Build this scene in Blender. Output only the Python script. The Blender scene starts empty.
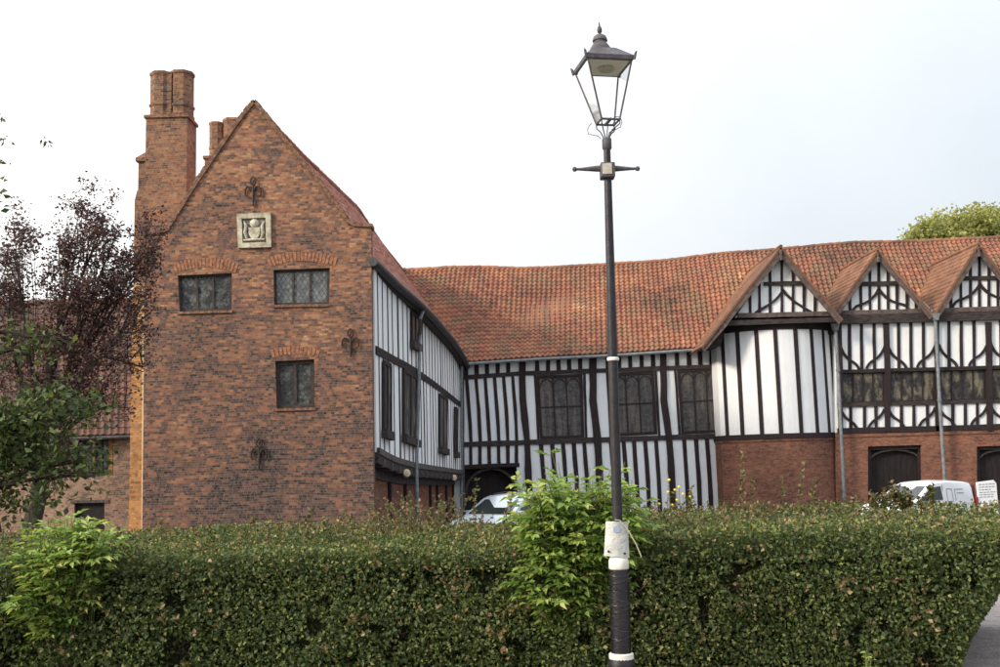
import bpy, math, random
import numpy as np
from mathutils import Vector, Matrix, geometry, noise
random.seed(7); rng = np.random.default_rng(7)
R = math.radians
scene = bpy.context.scene
col = scene.collection
V = Vector

# ------------------------------------------------------------------ camera
PITCH, ROLL, F, CX, CY, EYE = R(7.0), R(1.6), 1050.0, 500.0, 333.5, 1.6
fw = V((0, math.cos(PITCH), math.sin(PITCH)))
r0 = V((1, 0, 0)); u0 = V((0, -math.sin(PITCH), math.cos(PITCH)))
rt = math.cos(ROLL)*r0 - math.sin(ROLL)*u0
up = math.sin(ROLL)*r0 + math.cos(ROLL)*u0
cam_d = bpy.data.cameras.new('camera'); cam = bpy.data.objects.new('camera', cam_d); col.objects.link(cam)
m = Matrix.Identity(4)
for i in range(3):
    m[i][0] = rt[i]; m[i][1] = up[i]; m[i][2] = -fw[i]
m[2][3] = EYE
cam.matrix_world = m
cam_d.sensor_width = 36; cam_d.lens = 36*F/1000; cam_d.clip_start = .1; cam_d.clip_end = 3000
scene.camera = cam

def ray(px, py): return rt*((px-CX)/F) - up*((py-CY)/F) + fw
def P(px, py, Y):
    d = ray(px, py); k = Y/d.y
    return V((d.x*k, Y, EYE + d.z*k))
def PL(lst, Y): return [P(a, b, Y) for a, b in lst]

# ------------------------------------------------------------------ object helpers
def tag(o, label, cat, group=None, kind=None):
    if label: o['label'] = label
    if cat: o['category'] = cat
    if group: o['group'] = group
    if kind: o['kind'] = kind
    return o
def thing(name, loc, label, cat, group=None):
    o = bpy.data.objects.new(name, None); o.location = loc; col.objects.link(o)
    o.empty_display_size = .3
    return tag(o, label, cat, group)
def root_loc(o):
    return V(o.location) if o.parent is None else V((0, 0, 0))
class MB:
    def __init__(s): s.v = []; s.f = []; s.uv = None
    def add(s, vs, fs):
        b = len(s.v); s.v += [tuple(p) for p in vs]; s.f += [tuple(b+i for i in f) for f in fs]; return s
    def prism(s, pts, vec):
        n = len(pts); vec = V(vec)
        s.add(list(pts)+[V(p)+vec for p in pts], [tuple(range(n)), tuple(range(2*n-1, n-1, -1))] +
              [(i, i+n, (i+1) % n + n, (i+1) % n) for i in range(n)]); return s
    def box(s, a, b):
        x0, y0, z0 = a; x1, y1, z1 = b
        return s.prism([V((x0, y0, z0)), V((x1, y0, z0)), V((x1, y0, z1)), V((x0, y0, z1))], (0, y1-y0, 0))
    def tube(s, pts, rad, n=8, caps=True):
        pts = [V(p) for p in pts]; k = len(pts)
        if not isinstance(rad, (list, tuple)): rad = [rad]*k
        vs = []; ref = None
        for i, p in enumerate(pts):
            t = (pts[min(i+1, k-1)]-pts[max(i-1, 0)]).normalized()
            if ref is None: ref = t.orthogonal().normalized()
            a = (ref - t*ref.dot(t))
            a = a.normalized() if a.length > 1e-6 else t.orthogonal().normalized()
            ref = a; b = t.cross(a)
            for j in range(n):
                w = 2*math.pi*j/n; vs.append(p+(a*math.cos(w)+b*math.sin(w))*rad[i])
        fs = [(i*n+j, i*n+(j+1) % n, (i+1)*n+(j+1) % n, (i+1)*n+j) for i in range(k-1) for j in range(n)]
        if caps: fs += [tuple(range(n-1, -1, -1)), tuple(range((k-1)*n, k*n))]
        return s.add(vs, fs)
    def lathe(s, c, prof, n=20, axis=V((0, 0, 1)), rot=0):
        c = V(c); ax = V(axis).normalized(); a = ax.orthogonal().normalized(); b = ax.cross(a)
        if abs(ax.z) > .9: a = (V((1, 0, 0))-ax*ax.x).normalized(); b = ax.cross(a)
        vs = [c+ax*h+(a*math.cos(2*math.pi*j/n+rot)+b*math.sin(2*math.pi*j/n+rot))*r for r, h in prof for j in range(n)]
        k = len(prof)
        fs = [(i*n+j, i*n+(j+1) % n, (i+1)*n+(j+1) % n, (i+1)*n+j) for i in range(k-1) for j in range(n)]
        fs += [tuple(range(n-1, -1, -1)), tuple(range((k-1)*n, k*n))]
        return s.add(vs, fs)
    def build(s, name, mt, parent=None, smooth=False, bevel=0, label=None):
        me = bpy.data.meshes.new(name); me.from_pydata(s.v, [], s.f); me.update()
        if smooth:
            me.polygons.foreach_set('use_smooth', [True]*len(me.polygons))
            try: me.set_sharp_from_angle(angle=R(40))
            except Exception: pass
        o = bpy.data.objects.new(name, me); col.objects.link(o)
        if mt: me.materials.append(mt)
        if parent:
            o.parent = parent; o.matrix_parent_inverse = Matrix.Translation(root_loc(parent)).inverted()
        if bevel:
            b = o.modifiers.new('bevel', 'BEVEL'); b.width = bevel; b.segments = 2; b.limit_method = 'ANGLE'
        if label: o['label'] = label
        return o
def holed(outer, holes, thick):
    """wall slab in a plane of constant Y: outline and openings in 3-D, thickness towards +Y"""
    mb = MB(); loops = [outer]+holes; flat = [p for l in loops for p in l]
    tris = geometry.tessellate_polygon(loops); mb.add(flat, tris)
    mb.add([p+V((0, thick, 0)) for p in flat], [t[::-1] for t in tris])
    for l in loops:
        n = len(l); mb.add(list(l)+[p+V((0, thick, 0)) for p in l], [(i, (i+1) % n, (i+1) % n+n, i+n) for i in range(n)])
    return mb
def beam_pts(pts, w, J=.25, seg=14):
    """pixel polyline -> wobbly outline of a hewn timber, in pixels"""
    L = []; Rr = []; dense = []
    for (a, b) in zip(pts[:-1], pts[1:]):
        n = max(1, int(math.hypot(b[0]-a[0], b[1]-a[1])/seg))
        for i in range(n): dense.append((a[0]+(b[0]-a[0])*i/n, a[1]+(b[1]-a[1])*i/n))
    dense.append(pts[-1]); k = len(dense)
    for i, p in enumerate(dense):
        a = dense[max(i-1, 0)]; b = dense[min(i+1, k-1)]
        dx, dy = b[0]-a[0], b[1]-a[1]; l = math.hypot(dx, dy) or 1; nx, ny = -dy/l, dx/l
        ww = w if not isinstance(w, tuple) else w[0]+(w[1]-w[0])*i/(k-1)
        j1 = random.uniform(-J, J); j2 = random.uniform(-J, J)
        L.append((p[0]+nx*(ww/2+j1), p[1]+ny*(ww/2+j1))); Rr.append((p[0]-nx*(ww/2+j2), p[1]-ny*(ww/2+j2)))
    return L, Rr
def beam(mb, pts, w, Y, thick, J=.25):
    L, Rr = beam_pts(pts, w, J)
    k = len(L); f = [P(a, b, Y) for a, b in L]+[P(a, b, Y) for a, b in Rr]
    g = [p+V((0, thick, 0)) for p in f]
    fs = []
    for i in range(k-1):
        fs += [(i, i+1, k+i+1, k+i), (2*k+i+1, 2*k+i, 3*k+i, 3*k+i+1), (i, 2*k+i, 2*k+i+1, i+1), (k+i, k+i+1, 3*k+i+1, 3*k+i)]
    fs += [(0, k, 3*k, 2*k), (k-1, 3*k-1, 4*k-1, 2*k-1)]
    return mb.add(f+g, fs)
def timber(name, pts, w, Y, thick, mt, parent, J=.25):
    return beam(MB(), pts, w, Y, thick, J).build(name, mt, parent)
def curve(p0, p1, p2, n=8):
    return [((1-t)**2*p0[0]+2*t*(1-t)*p1[0]+t*t*p2[0], (1-t)**2*p0[1]+2*t*(1-t)*p1[1]+t*t*p2[1]) for t in [i/n for i in range(n+1)]]

# ------------------------------------------------------------------ materials
def newmat(name, base=(.5, .5, .5), rough=.8, metal=0, spec=.3):
    mt = bpy.data.materials.new(name); mt.use_nodes = True; nt = mt.node_tree
    b = nt.nodes['Principled BSDF']; b.inputs['Base Color'].default_value = (*base, 1)
    b.inputs['Roughness'].default_value = rough; b.inputs['Metallic'].default_value = metal
    b.inputs['Specular IOR Level'].default_value = spec
    return mt, nt, b
class N:
    def __init__(s, nt): s.nt = nt
    def n(s, t, **kw):
        o = s.nt.nodes.new(t)
        for k, v in kw.items(): setattr(o, k, v)
        return o
    def set(s, sock, v):
        if hasattr(v, 'is_output'): s.nt.links.new(v, sock)
        else: sock.default_value = v
    def m(s, op, a, b=0, c=0):
        o = s.n('ShaderNodeMath', operation=op); s.set(o.inputs[0], a); s.set(o.inputs[1], b); s.set(o.inputs[2], c); return o.outputs[0]
    def mix(s, f, a, b, mode='MIX'):
        o = s.n('ShaderNodeMix', data_type='RGBA', blend_type=mode)
        s.set(o.inputs[0], f)
        for i, q in ((6, a), (7, b)): s.set(o.inputs[i], (*q, 1) if isinstance(q, tuple) and len(q) == 3 else q)
        return o.outputs[2]
    def noise(s, scale, detail=4, vec=None, rough=.6):
        o = s.n('ShaderNodeTexNoise'); o.inputs['Scale'].default_value = scale; o.inputs['Detail'].default_value = detail
        o.inputs['Roughness'].default_value = rough
        s.nt.links.new(vec if vec is not None else s.pos(), o.inputs['Vector']); return o.outputs[0]
    def pos(s): return s.n('ShaderNodeNewGeometry').outputs['Position']
    def ramp(s, f, stops, const=False):
        o = s.n('ShaderNodeValToRGB'); e = o.color_ramp
        if const: e.interpolation = 'CONSTANT'
        while len(e.elements) < len(stops): e.elements.new(.5)
        for el, (p, c) in zip(e.elements, stops): el.position = p; el.color = (*c, 1) if len(c) == 3 else c
        s.set(o.inputs[0], f); return o.outputs[0]
    def comb(s, x, y, z=0):
        o = s.n('ShaderNodeCombineXYZ'); s.set(o.inputs[0], x); s.set(o.inputs[1], y); s.set(o.inputs[2], z); return o.outputs[0]
    def map01(s, f, a, b, c=0, d=1):
        o = s.n('ShaderNodeMapRange'); s.set(o.inputs[0], f)
        for i, q in enumerate((a, b, c, d)): o.inputs[i+1].default_value = q
        return o.outputs[0]
    def bump(s, h, dist, strength=1):
        o = s.n('ShaderNodeBump'); s.set(o.inputs['Height'], h); o.inputs['Distance'].default_value = dist
        o.inputs['Strength'].default_value = strength; return o.outputs[0]

def brick_mat(name, stops, patch=(.55, .62, .6), patch_amt=.5, mortar=(.36, .3, .24), header=True, lowdark=False):
    mt, nt, b = newmat(name, rough=.92, spec=.15); g = N(nt)
    geo = g.n('ShaderNodeNewGeometry'); sp = g.n('ShaderNodeSeparateXYZ'); nt.links.new(geo.outputs['Position'], sp.inputs[0])
    sn = g.n('ShaderNodeSeparateXYZ'); nt.links.new(geo.outputs['True Normal'], sn.inputs[0])
    side = g.m('GREATER_THAN', g.m('ABSOLUTE', sn.outputs[0]), g.m('ABSOLUTE', sn.outputs[1]))
    u = g.m('ADD', g.m('MULTIPLY', sp.outputs[0], g.m('SUBTRACT', 1, side)), g.m('MULTIPLY', sp.outputs[1], side))
    wob = g.noise(1.3, 3); wob2 = g.noise(.35, 2)
    z = g.m('ADD', sp.outputs[2], g.m('ADD', g.m('MULTIPLY', g.m('SUBTRACT', wob, .5), .05), g.m('MULTIPLY', g.m('SUBTRACT', wob2, .5), .16)))
    zr = g.m('DIVIDE', z, .064); row = g.m('FLOOR', zr)
    par = g.m('MODULO', g.m('ABSOLUTE', row), 2)
    wid = g.m('SUBTRACT', .205, g.m('MULTIPLY', par, .10 if header else 0))
    uu = g.m('ADD', g.m('DIVIDE', g.m('ADD', u, g.m('MULTIPLY', g.m('SUBTRACT', wob, .5), .08)), wid), g.m('MULTIPLY', row, .371))
    cl = g.m('FLOOR', uu)
    wn = g.n('ShaderNodeTexWhiteNoise', noise_dimensions='3D'); nt.links.new(g.comb(cl, row, 3.3), wn.inputs['Vector'])
    big = g.noise(.55, 5, rough=.65)
    # kiln batches: patches where the bricks come out darker or more orange
    mpb = g.n('ShaderNodeMapping'); mpb.inputs['Scale'].default_value = (1, 1, 2.6); nt.links.new(geo.outputs['Position'], mpb.inputs[0]); mid = g.noise(2.6, 6, mpb.outputs[0], .7)
    f = g.m('ADD', g.m('ADD', g.m('MULTIPLY', wn.outputs[0], .50), g.m('MULTIPLY', g.m('SUBTRACT', mid, .5), 1.15)), g.m('ADD', .13, g.m('MULTIPLY', g.m('SUBTRACT', big, .44), 1.1)))
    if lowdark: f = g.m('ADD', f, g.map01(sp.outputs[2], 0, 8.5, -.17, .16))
    c = g.ramp(f, stops)
    c = g.mix(g.m('MULTIPLY', g.map01(g.noise(11, 5), .42, .7), .55), c, (.22, .17, .14))
    c = g.mix(g.m('MULTIPLY', g.map01(g.noise(5, 4), .55, .7), .35), c, (.05, .035, .04))
    c = g.mix(g.m('MULTIPLY', g.map01(g.noise(2.2, 5), .5, .72), patch_amt), c, patch, 'MULTIPLY')
    fu = g.m('FRACT', uu); fz = g.m('FRACT', zr)
    mk = g.m('MAXIMUM', g.m('LESS_THAN', g.m('MULTIPLY', fu, wid), .012), g.m('LESS_THAN', fz, .17))
    mk = g.m('MULTIPLY', mk, g.map01(g.noise(9, 2), .3, .6, .2, .75))
    c = g.mix(mk, c, mortar)
    nt.links.new(c, b.inputs['Base Color'])
    h = g.m('ADD', g.m('SUBTRACT', g.m('MULTIPLY', wn.outputs[0], .5), mk), g.m('MULTIPLY', g.noise(40, 3), .6))
    nt.links.new(g.bump(h, .02), b.inputs['Normal'])
    return mt
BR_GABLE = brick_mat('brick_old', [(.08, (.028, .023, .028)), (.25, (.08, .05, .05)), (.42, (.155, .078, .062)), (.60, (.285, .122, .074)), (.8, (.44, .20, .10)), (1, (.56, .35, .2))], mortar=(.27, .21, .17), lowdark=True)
BR_ORANGE = brick_mat('brick_orange_and_sunlit', [(.06, (.14, .06, .025)), (.3, (.30, .13, .045)), (.6, (.43, .20, .065)), (.9, (.5, .29, .12))], mortar=(.32, .2, .1))  # orange brick of the cottage jamb; on the chimney breast it paints sunlight
BR_RED = brick_mat('brick_red', [(.08, (.09, .042, .034)), (.3, (.20, .08, .055)), (.6, (.30, .12, .072)), (.9, (.39, .19, .12))], mortar=(.3, .17, .13), patch_amt=.35)
BR_FADED = brick_mat('brick_faded', [(.08, (.1, .07, .06)), (.3, (.26, .14, .1)), (.55, (.38, .22, .16)), (.9, (.45, .33, .26))], mortar=(.38, .33, .28))
BR_STACK = brick_mat('brick_stack', [(.08, (.06, .042, .04)), (.25, (.16, .08, .055)), (.5, (.29, .125, .07)), (.75, (.38, .19, .10)), (.95, (.5, .33, .2))])

def noisy(name, a, b_, scale=5, rough=.85, bump=.01, spec=.3, detail=6, stretch=None, metal=0, lo=.35, hi=.65):
    mt, nt, b = newmat(name, rough=rough, spec=spec, metal=metal); g = N(nt)
    vec = None
    if stretch:
        mp = g.n('ShaderNodeMapping'); mp.inputs['Scale'].default_value = stretch; nt.links.new(g.pos(), mp.inputs[0]); vec = mp.outputs[0]
    nz = g.noise(scale, detail, vec)
    nt.links.new(g.mix(g.map01(nz, lo, hi), a, b_), b.inputs['Base Color'])
    if bump: nt.links.new(g.bump(g.noise(scale*4, 5, vec), bump), b.inputs['Normal'])
    return mt
TIMBER = noisy('timber_black', (.016, .011, .013), (.042, .028, .03), 6, .75, .02, stretch=(6, 6, 1))
TIMBER_GREY = noisy('timber_weathered', (.05, .042, .042), (.14, .12, .115), 5, .85, .02, stretch=(6, 2, 1))
TIMBER_H = noisy('timber_beam', (.022, .016, .018), (.075, .06, .058), 4, .8, .02, stretch=(1, 4, 6))
BARGE = noisy('timber_barge', (.07, .05, .047), (.15, .115, .105), 5, .8, .015)
BARGE_RUST = noisy('timber_barge_brown', (.11, .055, .035), (.2, .12, .08), 5, .8, .015)
def plaster(name, c, c2, c3):
    mt, nt, b = newmat(name, rough=.9, spec=.2); g = N(nt)
    mp = g.n('ShaderNodeMapping'); mp.inputs['Scale'].default_value = (3, 3, .5); nt.links.new(g.pos(), mp.inputs[0])
    k = g.mix(g.map01(g.noise(1.2, 5), .4, .7), c, c2)
    k = g.mix(g.m('MULTIPLY', g.map01(g.noise(2.5, 5, mp.outputs[0]), .56, .8), .5), k, c3)
    nt.links.new(k, b.inputs['Base Color']); nt.links.new(g.bump(g.noise(9, 5), .015), b.inputs['Normal'])
    return mt
PL_WHITE = plaster('plaster_white', (.83, .84, .87), (.77, .79, .83), (.6, .6, .6))
PL_HALL = plaster('plaster_hall', (.80, .825, .86), (.75, .775, .81), (.5, .49, .48))
PL_WING = plaster('plaster_wing', (.85, .855, .87), (.79, .80, .82), (.5, .49, .48))
STONE = noisy('stone_plaque', (.30, .26, .19), (.64, .59, .47), 6, .9, .02)
STONE_D = noisy('stone_carving', (.10, .09, .08), (.36, .33, .28), 9, .9, .03)
COPING = noisy('coping', (.11, .065, .05), (.34, .18, .115), 12, .9, .03)
IRON = noisy('wrought_iron', (.018, .012, .012), (.05, .035, .03), 12, .6, .004)
LEAD = noisy('lead_pipe', (.13, .145, .165), (.24, .26, .28), 6, .6, .004)
GUTTER = noisy('gutter', (.035, .03, .034), (.08, .072, .075), 6, .6, .01)
CREAM = noisy('cream_pipe', (.5, .4, .26), (.62, .52, .36), 6, .6, 0)
FRAME = noisy('window_frame', (.03, .022, .02), (.07, .052, .048), 8, .7, .004)
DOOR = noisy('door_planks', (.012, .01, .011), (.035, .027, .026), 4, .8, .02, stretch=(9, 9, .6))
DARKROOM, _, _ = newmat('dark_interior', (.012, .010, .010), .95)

def glass(name, base, lead=.13, rough=.12, amt=.3, spec=.5, seen=None, came=.8, stretch=None):
    mt, nt, b = newmat(name, base, rough, 0, spec); g = N(nt)
    sp = g.n('ShaderNodeSeparateXYZ'); nt.links.new(g.pos(), sp.inputs[0])
    h = g.m('ADD', sp.outputs[0], g.m('MULTIPLY', sp.outputs[1], 1))
    a = g.m('FRACT', g.m('DIVIDE', g.m('ADD', h, g.m('MULTIPLY', sp.outputs[2], .62)), lead))
    c = g.m('FRACT', g.m('DIVIDE', g.m('SUBTRACT', h, g.m('MULTIPLY', sp.outputs[2], .62)), lead))
    mk = g.m('MAXIMUM', g.m('LESS_THAN', a, .13), g.m('LESS_THAN', c, .13))
    cell = g.n('ShaderNodeTexWhiteNoise', noise_dimensions='3D')
    fa = g.m('FLOOR', g.m('DIVIDE', g.m('ADD', h, g.m('MULTIPLY', sp.outputs[2], .62)), lead)); fb = g.m('FLOOR', g.m('DIVIDE', g.m('SUBTRACT', h, g.m('MULTIPLY', sp.outputs[2], .62)), lead))
    nt.links.new(g.comb(fa, fb, 0), cell.inputs[0])
    k = g.mix(cell.outputs[0], tuple(x*(1-amt) for x in base), tuple(min(1, x*(1+amt)) for x in base))
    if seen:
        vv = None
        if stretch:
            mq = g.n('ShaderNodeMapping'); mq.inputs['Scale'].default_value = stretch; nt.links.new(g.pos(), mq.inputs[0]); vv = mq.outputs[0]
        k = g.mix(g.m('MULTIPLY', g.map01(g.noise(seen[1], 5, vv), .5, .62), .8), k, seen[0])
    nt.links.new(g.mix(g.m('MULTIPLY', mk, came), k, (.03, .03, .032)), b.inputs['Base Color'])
    nt.links.new(g.m('ADD', g.m('MULTIPLY', mk, .5), rough), b.inputs['Roughness'])
    nt.links.new(g.bump(g.m('ADD', g.m('MULTIPLY', g.noise(3.5, 3), 1), g.m('MULTIPLY', cell.outputs[0], .12)), .06), b.inputs['Normal'])
    return mt
GL_GREY = glass('leaded_glass_grey', (.13, .14, .15))
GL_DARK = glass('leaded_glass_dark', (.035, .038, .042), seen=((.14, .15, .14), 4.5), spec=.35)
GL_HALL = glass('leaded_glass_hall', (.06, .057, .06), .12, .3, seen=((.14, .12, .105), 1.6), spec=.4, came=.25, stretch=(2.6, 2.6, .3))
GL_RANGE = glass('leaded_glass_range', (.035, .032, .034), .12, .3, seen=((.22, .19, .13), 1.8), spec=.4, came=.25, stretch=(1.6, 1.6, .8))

def tile_mat(name, stops, moss, moss_amt, streak=.4, bright=None):
    mt, nt, b = newmat(name, rough=.85, spec=.25); g = N(nt)
    uv = g.n('ShaderNodeUVMap'); uv.uv_map = 'UVMap'; sp = g.n('ShaderNodeSeparateXYZ'); nt.links.new(uv.outputs[0], sp.inputs[0])
    cu = g.m('FLOOR', sp.outputs[0]); cv = g.m('FLOOR', sp.outputs[1])
    wn = g.n('ShaderNodeTexWhiteNoise', noise_dimensions='3D'); nt.links.new(g.comb(cu, cv, 1), wn.inputs[0])
    big = g.noise(.3, 5, rough=.6)
    f = g.m('ADD', g.m('MULTIPLY', wn.outputs[0], .30), g.m('MULTIPLY', g.m('SUBTRACT', big, .26), 1.4))
    c = g.ramp(f, stops)
    c = g.mix(g.m('MULTIPLY', g.map01(g.noise(1.1, 5), .46, .66), moss_amt), c, moss)
    fv = g.m('FRACT', sp.outputs[1])
    c = g.mix(g.m('MULTIPLY', g.map01(g.noise(8, 3), .4, .7), streak), c, (.12, .075, .05))
    nt.links.new(c, b.inputs['Base Color']); nt.links.new(g.bump(g.noise(25, 4), .01), b.inputs['Normal'])
    return mt
TILE = tile_mat('pantiles', [(.08, (.09, .055, .045)), (.3, (.20, .09, .065)), (.5, (.31, .125, .08)), (.72, (.41, .19, .11)), (.95, (.56, .38, .22))], (.20, .145, .09), .7)
TILE_PINK = tile_mat('plain_tiles', [(.1, (.25, .10, .075)), (.5, (.42, .165, .12)), (.9, (.5, .23, .17))], (.25, .13, .1), .3, .2)
TILE_ORANGE = tile_mat('dormer_tiles', [(.1, (.09, .05, .04)), (.4, (.17, .08, .05)), (.7, (.27, .13, .075)), (.95, (.38, .22, .12))], (.17, .11, .075), .5)
TILE_OLD = tile_mat('old_tiles', [(.1, (.05, .035, .038)), (.4, (.12, .065, .055)), (.75, (.21, .095, .07)), (.95, (.42, .19, .12))], (.07, .055, .05), .6)

def leaf_mat(name, stops, rough=.5, trans=.3, tcol=None):
    mt, nt, b = newmat(name, rough=rough, spec=.35); g = N(nt)
    at = g.n('ShaderNodeAttribute', attribute_name='rnd')
    c = g.ramp(at.outputs['Fac'], stops); nt.links.new(c, b.inputs['Base Color'])
    tr = g.n('ShaderNodeBsdfTranslucent'); nt.links.new(g.mix(1, c, tcol or (1.0, 1.0, .6), 'MULTIPLY'), tr.inputs[0])
    mx = g.n('ShaderNodeMixShader'); mx.inputs[0].default_value = trans
    nt.links.new(b.outputs[0], mx.inputs[1]); nt.links.new(tr.outputs[0], mx.inputs[2])
    nt.links.new(mx.outputs[0], nt.nodes['Material Output'].inputs[0]); return mt
LF_HEDGE = leaf_mat('hedge_leaf', [(0, (.05, .075, .026)), (.35, (.085, .122, .042)), (.6, (.135, .17, .055)), (.8, (.22, .235, .075)), (.9, (.35, .32, .11)), (.95, (.36, .27, .13)), (1, (.4, .24, .15))])
LF_ELDER = leaf_mat('elder_leaf', [(0, (.11, .19, .045)), (.4, (.22, .34, .08)), (.8, (.36, .47, .13)), (1, (.52, .54, .18))], trans=.35)
LF_SHOOT = leaf_mat('shoot_leaf', [(0, (.05, .085, .025)), (.4, (.10, .13, .04)), (.65, (.18, .14, .06)), (.85, (.28, .16, .09)), (1, (.42, .34, .2))])
LF_PLUM = leaf_mat('plum_leaf', [(0, (.045, .034, .037)), (.4, (.085, .052, .056)), (.65, (.13, .07, .068)), (.85, (.2, .09, .07)), (.93, (.12, .12, .06)), (1, (.09, .13, .05))], tcol=(1, .6, .6), trans=.25)
LF_GREEN = leaf_mat('broad_leaf', [(0, (.04, .06, .022)), (.5, (.075, .11, .035)), (.85, (.13, .17, .05)), (1, (.26, .27, .10))])
LF_FAR = leaf_mat('far_leaf', [(0, (.22, .24, .08)), (.5, (.36, .38, .14)), (.85, (.5, .48, .2)), (1, (.6, .42, .24))], trans=.5)
BARK = noisy('bark', (.03, .024, .02), (.09, .07, .055), 8, .9, .03, stretch=(4, 4, 1))
BARK_PALE = noisy('bark_pale', (.14, .10, .08), (.3, .24, .2), 6, .9, .03, stretch=(4, 4, 1))
TWIG = noisy('twig', (.05, .035, .025), (.14, .09, .06), 10, .9, 0)
TWIG_G = noisy('green_stem', (.09, .12, .04), (.16, .17, .07), 10, .8, 0)
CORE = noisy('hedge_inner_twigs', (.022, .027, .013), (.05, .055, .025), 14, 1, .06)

# ------------------------------------------------------------------ world and light
w = bpy.data.worlds.new('World'); scene.world = w; w.use_nodes = True; nt = w.node_tree; g = N(nt)
SUN = V((-.80, -.47, .42)).normalized()
sky = g.n('ShaderNodeTexSky', sky_type='NISHITA'); sky.sun_disc = False
sky.sun_elevation = math.asin(SUN.z); sky.sun_rotation = math.atan2(SUN.x, SUN.y)
sky.air_density = 1; sky.dust_density = 3
tc = g.n('ShaderNodeTexCoord'); sp = g.n('ShaderNodeSeparateXYZ'); nt.links.new(tc.outputs['Generated'], sp.inputs[0])
zz = g.m('MAXIMUM', sp.outputs[2], 0)
glow = g.m('ADD', .5, g.m('MULTIPLY', sp.outputs[0], -.5))           # brighter towards the sun's side
cl = g.noise(1.6, 6, tc.outputs['Generated'])
lum = g.m('MULTIPLY', g.m('ADD', g.m('ADD', 4.75, g.m('MULTIPLY', g.m('POWER', zz, 1.8), 10.0)), g.m('MULTIPLY', g.m('POWER', glow, 2.0), 8.5)), g.map01(cl, .3, .7, .90, 1.09))
cc = g.mix(g.map01(sp.outputs[0], -.45, .5), (1.0, .99, .96), (.87, .93, 1.0))
cloud = g.n('ShaderNodeVectorMath', operation='SCALE'); nt.links.new(cc, cloud.inputs[0]); nt.links.new(lum, cloud.inputs[3])
skyc = g.mix(.9, sky.outputs[0], cloud.outputs[0])
bg = nt.nodes['Background']; bg.inputs[1].default_value = .1; nt.links.new(skyc, bg.inputs[0])
sd = bpy.data.lights.new('sun', 'SUN'); sd.energy = 2.1; sd.angle = R(9); sd.color = (1, .87, .68)
so = bpy.data.objects.new('sun', sd); col.objects.link(so); so.rotation_euler = SUN.to_track_quat('Z', 'Y').to_euler()
scene.view_settings.view_transform = 'Standard'; scene.view_settings.look = 'None'
scene.view_settings.exposure = .62; scene.view_settings.gamma = 1

# ------------------------------------------------------------------ ground
def gz(x, y):
    t = min(1, max(0, (y-10)/14)); t = t*t*(3-2*t); return -.85*t
GZ = -.85
xs = [-600, -200, -80, -40]+[-30+i*2 for i in range(31)]+[40, 80, 200, 600]
ys = [-300, -60, -20]+[-10+i*1.5 for i in range(30)]+[36+i*4 for i in range(17)]+[120, 200, 400, 1200]
def sheet(name, xs, ys, dz, mt):
    mb = MB(); n = len(xs)
    mb.add([(x, y, gz(x, y)+dz) for y in ys for x in xs], [(j*n+i, j*n+i+1, (j+1)*n+i+1, (j+1)*n+i) for j in range(len(ys)-1) for i in range(n-1)])
    return tag(mb.build(name, mt), None, None, kind='structure')
GRASS = noisy('lawn', (.04, .055, .02), (.09, .10, .04), 1.5, .95, .05)
TARMAC = noisy('tarmac', (.045, .043, .043), (.08, .075, .072), 9, .9, .01)
PATHM = noisy('path_gravel', (.24, .21, .21), (.36, .32, .31), 14, .95, .02)
sheet('ground', xs, ys, 0, GRASS)
sheet('yard', [-14+i*2 for i in range(22)], [20+i*1.5 for i in range(22)], .03, TARMAC)
def ribbon(name, left, right, dz, mt):
    mb = MB(); n = len(left); L = []; 
    for (a, b) in zip(left, right):
        for k in range(5):
            x = a[0]+(b[0]-a[0])*k/4; y = a[1]+(b[1]-a[1])*k/4; L.append((x, y, gz(x, y)+dz))
    mb.add(L, [(i*5+k, i*5+k+1, (i+1)*5+k+1, (i+1)*5+k) for i in range(n-1) for k in range(4)])
    return tag(mb.build(name, mt), None, None, kind='structure')
ribbon('pavement', [(-12, y) for y in (-4, 0, 3, 5.5, 6.9)], [(14, y) for y in (-4, 0, 3, 5.5, 6.9)], .004, PATHM)
ribbon('path', [(2.7+max(0, y-7)*.4, y) for y in [6.8, 8]+[9.5+.75*i for i in range(17)]], [(7.6+max(0, y-7)*.75, y) for y in [6.8, 8]+[9.5+.75*i for i in range(17)]], .03, PATHM)
SOIL = noisy('soil', (.035, .025, .018), (.08, .055, .04), 8, .95, .03)
ribbon('soil_bed', [(-7, 7.25), (-7, 9.9)], [(2.9, 7.25), (3.9, 9.9)], .012, SOIL)

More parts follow.
